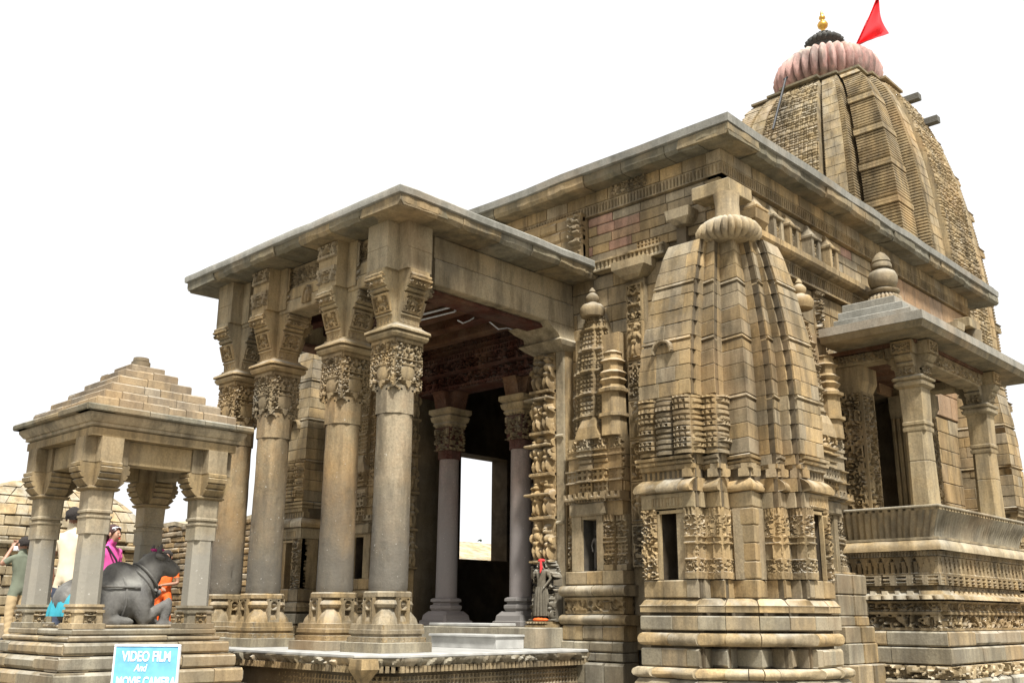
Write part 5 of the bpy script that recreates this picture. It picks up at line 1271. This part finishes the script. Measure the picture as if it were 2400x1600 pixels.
        if hairlen: mb = MB(); mb.tube([Vector(H(0, -.08, 1.60)) * k, Vector(H(0, -.12, 1.50)) * k, Vector(H(0, -.12, 1.40)) * k], [.05 * k, .045 * k, .02 * k], 10); child(mb, 'hair_tail', hair)
    for sd in (-1, 1):
        mb = MB(); mb.ell(Vector(H(.036 * sd, .108, 1.605)) * k, (.012 * k, .008 * k, .008 * k), 8, 6); child(mb, 'eye', 'hair' if hair else mats['skin'])
        mb = MB(); mb.ell(Vector(H(.09 * sd, .01, 1.59)) * k, (.012 * k, .02 * k, .032 * k), 8, 6); child(mb, 'ear', mats['skin'])
    mb = MB(); mb.ell(Vector(H(0, .112, 1.535)) * k, (.026 * k, .010 * k, .009 * k), 8, 6); child(mb, 'mouth', 'redcloth' if hair else mats['skin'])
    return root, k
REST = (((-.24, -.03, 1.10), (-.25, .06, .86)), ((.24, -.03, 1.10), (.25, .06, .86)))
TZ = 1.13
ANG = lambda v: math.atan2(v[1], v[0]) - math.pi / 2        # body faces +y locally
ph, k = person('person', 'man in sage shirt and khaki trousers holding a camera to his face', (-6.36, -4.03, TZ), ANG((-.95, -.25)), 1.63, dict(skin='skin', top='sage', bottom='khaki'),
       (((-.26, .16, 1.26), (-.07, .20, 1.56)), ((.26, .16, 1.26), (.07, .20, 1.56))), 'hair')
mb = MB(); mb.box(-.065, .065, .155, .20, 1.50, 1.58, .008); mb.loft(circ(16), [(0, .03), (.04, .03)], 0, 0)
cm = tag(mb.build('camera_body', 'white'), 'small pale camera held up by the man in sage shirt', 'camera'); cm.location = ph.location; cm.rotation_euler = ph.rotation_euler; cm.scale = (k, k, k)
person('person', 'man in cream shirt with dark hair seen from behind near the pavilion', (-2.40, -4.96, TZ), ANG((-.5, .85)), 1.76, dict(skin='skin', top='cream', bottom='jeans'), REST, 'hair', headturn=.4)
wp, k = person('person', 'smiling woman in pink shirt with black bag strap behind the bull', (-2.51, -4.38, TZ), ANG((.75, .35)), 1.585, dict(skin='skin2', top='pinkcloth', bottom='jeans'), REST, 'hair2', hairlen=1, bow=.03)
mb = MB(); mb.tube([Vector(p) * k for p in ((.12, -.09, 1.40), (.13, .06, 1.42), (.02, .135, 1.24), (-.12, .13, 1.02), (-.19, .02, .95), (-.08, -.14, 1.12), (.08, -.13, 1.33), (.12, -.09, 1.40))], .014, 6); o = mb.build('bag_strap', 'blackcloth', wp, 50)
mb = MB(); mb.tube([Vector(p) * k for p in ((-.09, .07, 1.67), (-.05, .10, 1.69), (.05, .10, 1.69), (.09, .07, 1.67))], .012, 6); mb.build('sunglasses', 'white', wp, 50)
person('person', 'woman in orange sari standing beyond the bull\'s head', (-6.06, -1.68, TZ), ANG((.72, -.6)), 1.52, dict(skin='skin', top='orange', bottom='orange'),
       (((-.25, .02, 1.10), (-.02, .18, 1.06)), ((.25, .02, 1.10), (.04, .20, 1.02))), 'hair', skirt=True)
person('person', 'person in dark plum shirt half hidden by the pavilion\'s right pillar', (-6.14, -1.06, TZ), ANG((.3, .9)), 1.56, dict(skin='skin2', top='plum', bottom='jeans'), REST, 'hair')

# ================================================================== carved stone figures
pd = tag(empty('goddess_statue', (1.66, -.42, 1.205)), 'carved standing goddess statue with red cloth on its head beside the entrance', 'statue')
mb = MB(FRONT); mb.relief(1.50, 1.86, 1.206, 1.53, .55, p_tiers(None, 9, .05, .06), .012, .3); setp(mb.build('pedestal', 'carved', None), pd)
mb = MB(); mb.box(1.52, 1.84, -.52, -.2, 1.207, 1.528); setp(mb.build('pedestal_core', 'carved', None, 0), pd)
gs, k = person('figure', 'x', (1.66, -.40, 1.53), ANG((.25, -1)), .80, dict(skin='guardian', top='guardian', bottom='guardian', shoe='guardian'), (((-.30, .02, 1.15), (-.16, .10, .95)), ((.28, .05, 1.16), (.22, .16, 1.36))), None, skirt=False)
for o in list(gs.children):
    o.parent = pd; o.matrix_parent_inverse = Matrix.Translation(-Vector(pd.location)) @ Matrix.Translation(gs.location) @ gs.rotation_euler.to_matrix().to_4x4()
    if o.name.startswith('body'): o.data.name = 'figure'
bpy.data.objects.remove(gs)
mb = MB(FRONT); mb.relief(1.47, 1.87, 1.53, 2.34, .30, lambda u, v: np.where(((u - .2) / .2) ** 2 + (np.maximum(v - .5, 0) / .3) ** 2 < 1, p_scroll(15, .09, 44)(u, v), -.12), .012, .15); setp(mb.build('back_slab', 'guardian', None), pd)
for s_ in (-1, 1):
    mb = MB(FRONT); mb.relief(1.66 + s_ * .15 - .07, 1.66 + s_ * .15 + .07, 1.53, 1.88, .40, lambda u, v: p_figs(.14, .34, .06, 77 + s_, extra=False)(u, v) - .04, .011, .12); setp(mb.build('attendant', 'guardian', None), pd)
mb = MB(); mb.loft(lambda r: [(x, y * .75) for x, y in melon(14, .2, 4)(r)], [(1.60, .125), (1.75, .115), (1.90, .10), (1.97, .085)], 1.66, -.40); setp(mb.build('skirt', 'guardian', None, 50), pd)
mb = MB(); mb.ell((1.66, -.40, 2.31), (.05, .05, .025), 12, 8); mb.tube([(1.68, -.44, 2.30), (1.70, -.45, 2.22), (1.69, -.46, 2.15)], [.012, .02, .008], 6); setp(mb.build('red_headcloth', 'redcloth', None, 50), pd)
mb = MB(); mb.ell((1.66, -.45, 1.55), (.10, .06, .03), 10, 6); mb.ell((1.75, -.44, 1.55), (.05, .05, .02), 8, 6); setp(mb.build('flower_offering', 'orange', None, 50), pd)
def idol(label, loc, h, ang, nm='niche_idol'):
    r_, k = person(nm, label, loc, ang, h, dict(skin='idol', top='idol', bottom='idol', shoe='idol'), (((-.28, .06, 1.12), (-.2, .16, 1.3)), ((.28, .05, 1.1), (.2, .14, .95))), None, cat='idol', skirt=True)
    mb = MB(); mb.loft(circ(16), [(1.66 * k, .09 * k), (1.72 * k, .10 * k), (1.80 * k, .06 * k), (1.86 * k, .02 * k)], 0, 0); mb.build('crown', 'idol', r_, 50)
idol('dark carved idol standing in the larger niche of the corner turret', (4.12, -.60, 2.012), .62, ANG((.3, -1)))
idol('dark carved idol standing in the narrow niche of the wall shrine', (2.44, -.17, 2.165), .50, ANG((.2, -1)))

# ================================================================== sign board
sg = tag(empty('sign_board', (3.59, -6.86, 0)), 'pale blue sign board with white lettering about video film and movie camera', 'sign')
d = Vector((3.76 - 3.413, -6.695 + 7.024, .0)); wdt = d.length; d.normalize(); n = Vector((d.y, -d.x, 0)); o0 = Vector((3.413, -7.024, 0)); fr = FACE(o0, d, n)
lean = Matrix.Rotation(0, 4, 'X')
def sgn(mb, nm, mat, sm=0): return setp(mb.build(nm, mat, None, sm), sg)
mb = MB(fr); mb.box(.012, wdt - .012, -.012, .004, .80, 1.368); sgn(mb, 'panel', 'blue')
mb = MB(fr); mb.box(0, wdt, -.02, .01, 1.368, 1.383, .003); mb.box(0, .012, -.02, .01, .79, 1.368); mb.box(wdt - .012, wdt, -.02, .01, .79, 1.368); mb.box(0, wdt, -.02, .01, .785, .80); sgn(mb, 'frame', 'white')
mb = MB(fr); mb.tube([(.06, -.03, 0), (.06, -.03, 1.3)], .018, 8); mb.tube([(wdt - .06, -.03, 0), (wdt - .06, -.03, 1.3)], .018, 8); sgn(mb, 'post', 'steel', 40)
for txt, cz, size, cu in (('VIDEO FILM', 1.268, .098, .50), ('And', 1.198, .070, .42), ('MOVIE CAMERA', 1.098, .088, .52)):
    cu_ = bpy.data.curves.new('lettering', 'FONT'); cu_.body = txt; cu_.size = size; cu_.extrude = .0015; cu_.align_x = 'CENTER'; cu_.offset = .0022 if txt != 'And' else .001
    if txt == 'And': cu_.shear = .25
    ob = bpy.data.objects.new('lettering', cu_); C.objects.link(ob); dg = bpy.context.evaluated_depsgraph_get(); dg.update()
    me = bpy.data.meshes.new_from_object(ob.evaluated_get(dg)); bpy.data.objects.remove(ob)
    co = np.zeros(len(me.vertices) * 3); me.vertices.foreach_get('co', co); co = co.reshape(-1, 3); wtx = co[:, 0].max() - co[:, 0].min()
    sx = (wdt * (.74 if txt == 'VIDEO FILM' else .90 if txt != 'And' else .20)) / wtx
    P = [tuple(o0 + d * (wdt * cu + x * sx) + n * (.0062 + z) + Vector((0, 0, cz + y))) for x, y, z in co]
    me2 = bpy.data.meshes.new('lettering'); me2.from_pydata(P, [], [tuple(p.vertices) for p in me.polygons]); me2.materials.append(M['white'])
    o = bpy.data.objects.new('lettering', me2); C.objects.link(o); setp(o, sg); o['label'] = 'white painted words ' + txt

# ================================================================== background: old shrine, walls, tree
SX, SYY = -10.35, -2.4
OS = tag(empty('ruined_shrine', (SX, SYY, TZ)), 'low pale rubble stone shrine with curved stepped roof at far left', 'shrine')
def ohw(z): return float(np.interp(z, [1.1, 2.80, 2.95, 3.3, 3.6, 3.85, 4.05, 4.15], [1.62, 1.60, 1.66, 1.58, 1.40, 1.15, .80, .5]))
mb = MB(); zz = [1.1, 2.80, 2.95, 3.3, 3.6, 3.85, 4.05, 4.15]; mb.rings([[(SX + x * (ohw(z) - .06), SYY + y * (ohw(z) - .06), z) for x, y in ((-1, -1), (1, -1), (1, 1), (-1, 1))] for z in zz]); oc = setp(mb.build('shrine_wall', 'core', None, 0), OS)
r = random.Random(77); z = TZ
while z < 4.0:
    h = r.uniform(.15, .22)
    for d_, n_ in (((1, 0), (0, -1)), ((0, 1), (1, 0))):
        d_ = Vector((*d_, 0)); n_ = Vector((*n_, 0)); w0, w1 = ohw(z), ohw(z + h); u = -1.0
        while u < .98:
            wd = r.uniform(.20, .38) / w0; e_ = min(1, u + wd); e_ = 1 if 1 - e_ < .1 else e_
            P = lambda t, w_, zq: Vector((SX, SYY, zq)) + d_ * (t * w_) + n_ * w_
            if not (n_.x > 0 and abs(z - 2.45) < .42 and .3 < (u + e_) / 2 < .72):
                j = lambda: r.uniform(-.015, .015)
                mb = strip_stone([P(u, w0, z + j()), P(e_, w0, z + j())], [P(u + j(), w1, z + h), P(e_ + j(), w1, z + h)], [-n_, -n_], .12, .02, .008, r.uniform(0, .04)); mb.build('stone', 'pale', oc, smooth=0)
            u = e_
    z += h
mb = MB(); mb.box(SX - 1.72, SX + 1.72, SYY - 1.72, SYY + 1.72, 2.80, 2.88, .02); setp(mb.build('string_course', 'pale', None, 0), OS)
mb = MB(FACE((SX + 1.6, SYY, 0), (0, 1), (1, 0)))
mb.rings([[(u, n_, z) for u, n_ in ((.5, -.1), (1.15, -.1), (1.15, .02), (.5, .02))] for z in (2.05, 2.86)]); setp(mb.build('arch_infill', 'grey', None, 0), OS)
mb = MB(FACE((SX + 1.6, SYY, 0), (0, 1), (1, 0))); 
for i in range(10):
    a0, a1 = math.pi * i / 10, math.pi * (i + 1) / 10
    pts = [(.82 + q * math.cos(a), 0, 2.5 + q * math.sin(a)) for a, q in ((a0, .30), (a1, .30), (a1, .42), (a0, .42))]
    mb.rings([[(u, n_, z) for u, _, z in pts] for n_ in (.0, .07)])
setp(mb.build('arch_ring', 'palebrown', None, 0), OS)
mb = MB(FACE((SX, SYY - 1.6, 0), (1, 0), (0, -1))); mb.box(.85, 1.05, .0, .07, 1.9, 2.25); mb.box(.75, 1.15, 0, .10, 2.25, 2.33, .01); mb.box(.78, 1.12, 0, .10, 1.80, 1.90, .01); setp(mb.build('window_niche', 'core', None, 0), OS)
mb = MB(); mb.box(SX - 2.0, SX + 2.0, SYY - 2.0, SYY + 2.0, TZ, 1.42, .03); setp(mb.build('plinth', 'palebrown', None, 0), OS)

def rubble_wall(label, fr, base, u0, u1, z1, rowh, wid, mat, seed, thick=.4, mat2=None):
    t = tag(empty('boundary_wall', base), label, 'wall')
    mb = MB(fr); mb.box(u0, u1, -thick, -.05, TZ - .1, z1 - .05); c_ = setp(mb.build('wall_core', 'core', None, 0), t)
    brick_rows(c_, fr, u0, u1, TZ, z1, 0, rowh, wid, mat, 'stone', seed, jit=.45, proud=.05, ch=.02, gap=.008, depth=.15)
    mb = MB(fr); n = 14; rs = [[(u0 + (u1 - u0) * i / n, q, z1 + .06 * math.sin(i * 1.7) + o_) for i in range(n + 1)] for q, o_ in ((.03, -.04), (.03, .05), (-thick, .09), (-thick, -.04))]
    mb.rings(rs, closed=False, cap0=False, cap1=False); setp(mb.build('coping', 'pale', None, 0), t)
rubble_wall('brown coursed rubble wall seen between the pavilion and porch pillars', FRONT @ Matrix.Translation((0, -1.0, 0)), (-9, 1.0, TZ), -13.5, -6.2, 3.55, .125, .30, 'palebrown', 601)
rubble_wall('low pale wall seen through the dark hall and its far opening', SIDE(-9.6), (-9.6, 9, TZ), 6.0, 12.5, 2.98, .15, .34, 'palebrown', 603)
mb = MB(); mb.rings([[(-9.5, 5.5, 2.95), (-9.5, 13, 2.95), (-9.5, 13, 3.0), (-9.5, 5.5, 3.0)], [(-12, 5.5, 3.75), (-12, 13, 3.75), (-12, 13, 3.8), (-12, 5.5, 3.8)], [(-14, 5.5, 2.95), (-14, 13, 2.95), (-14, 13, 3.0), (-14, 5.5, 3.0)]])
mb.build('stone_roof', 'pale', None, 0); ro_ = bpy.context.scene.objects['stone_roof']
ow = tag(empty('outbuilding', (-12, 9, TZ)), 'low outbuilding with pale sloping stone roof beyond the far hall opening', 'building'); setp(ro_, ow)
mb = MB(); mb.box(-13.9, -10.2, 5.7, 12.8, TZ, 2.94); setp(mb.build('wall', 'palebrown', None, 0), ow)

def tree(loc, h, rc, label, seed):
    t = tag(empty('tree', loc), label, 'tree', 'far trees'); r = random.Random(seed); L = Vector(loc)
    mb = MB(); mb.tube([L, L + Vector((.1, 0, h * .4)), L + Vector((0, .1, h * .75))], [.16, .11, .05], 8)
    for i in range(7):
        a = r.uniform(0, 6.28); s = L + Vector((.05, .03, h * r.uniform(.35, .6))); mb.tube([s, s + Vector((math.cos(a) * rc * .5, math.sin(a) * rc * .5, h * .2)), s + Vector((math.cos(a) * rc * .8, math.sin(a) * rc * .8, h * .3))], [.06, .04, .015], 6)
    setp(mb.build('trunk', 'bark', None, 40), t)
    mb = MB(); clumps = [(L + Vector((r.gauss(0, .45) * rc, r.gauss(0, .45) * rc, h * r.uniform(.55, 1.0))), r.uniform(.25, .5) * rc) for _ in range(16)]
    for c_, q in clumps:
        for i in range(130):
            v_ = Vector((r.gauss(0, 1), r.gauss(0, 1), r.gauss(0, .8))); v_ = v_.normalized() * q * r.uniform(.5, 1.05)
            a = Vector((r.uniform(-1, 1), r.uniform(-1, 1), r.uniform(-1, 1))).normalized() * .09; b = a.orthogonal().normalized() * .05; p = c_ + v_
            mb.add([p - a, p + b, p + a, p - b], [(0, 1, 2, 3)])
    setp(mb.build('crown', 'leaf', None, 0), t)
tree((-17.5, 16.2, 0), 3.9, 1.3, 'small feathery green tree beyond the outbuilding roof', 5)
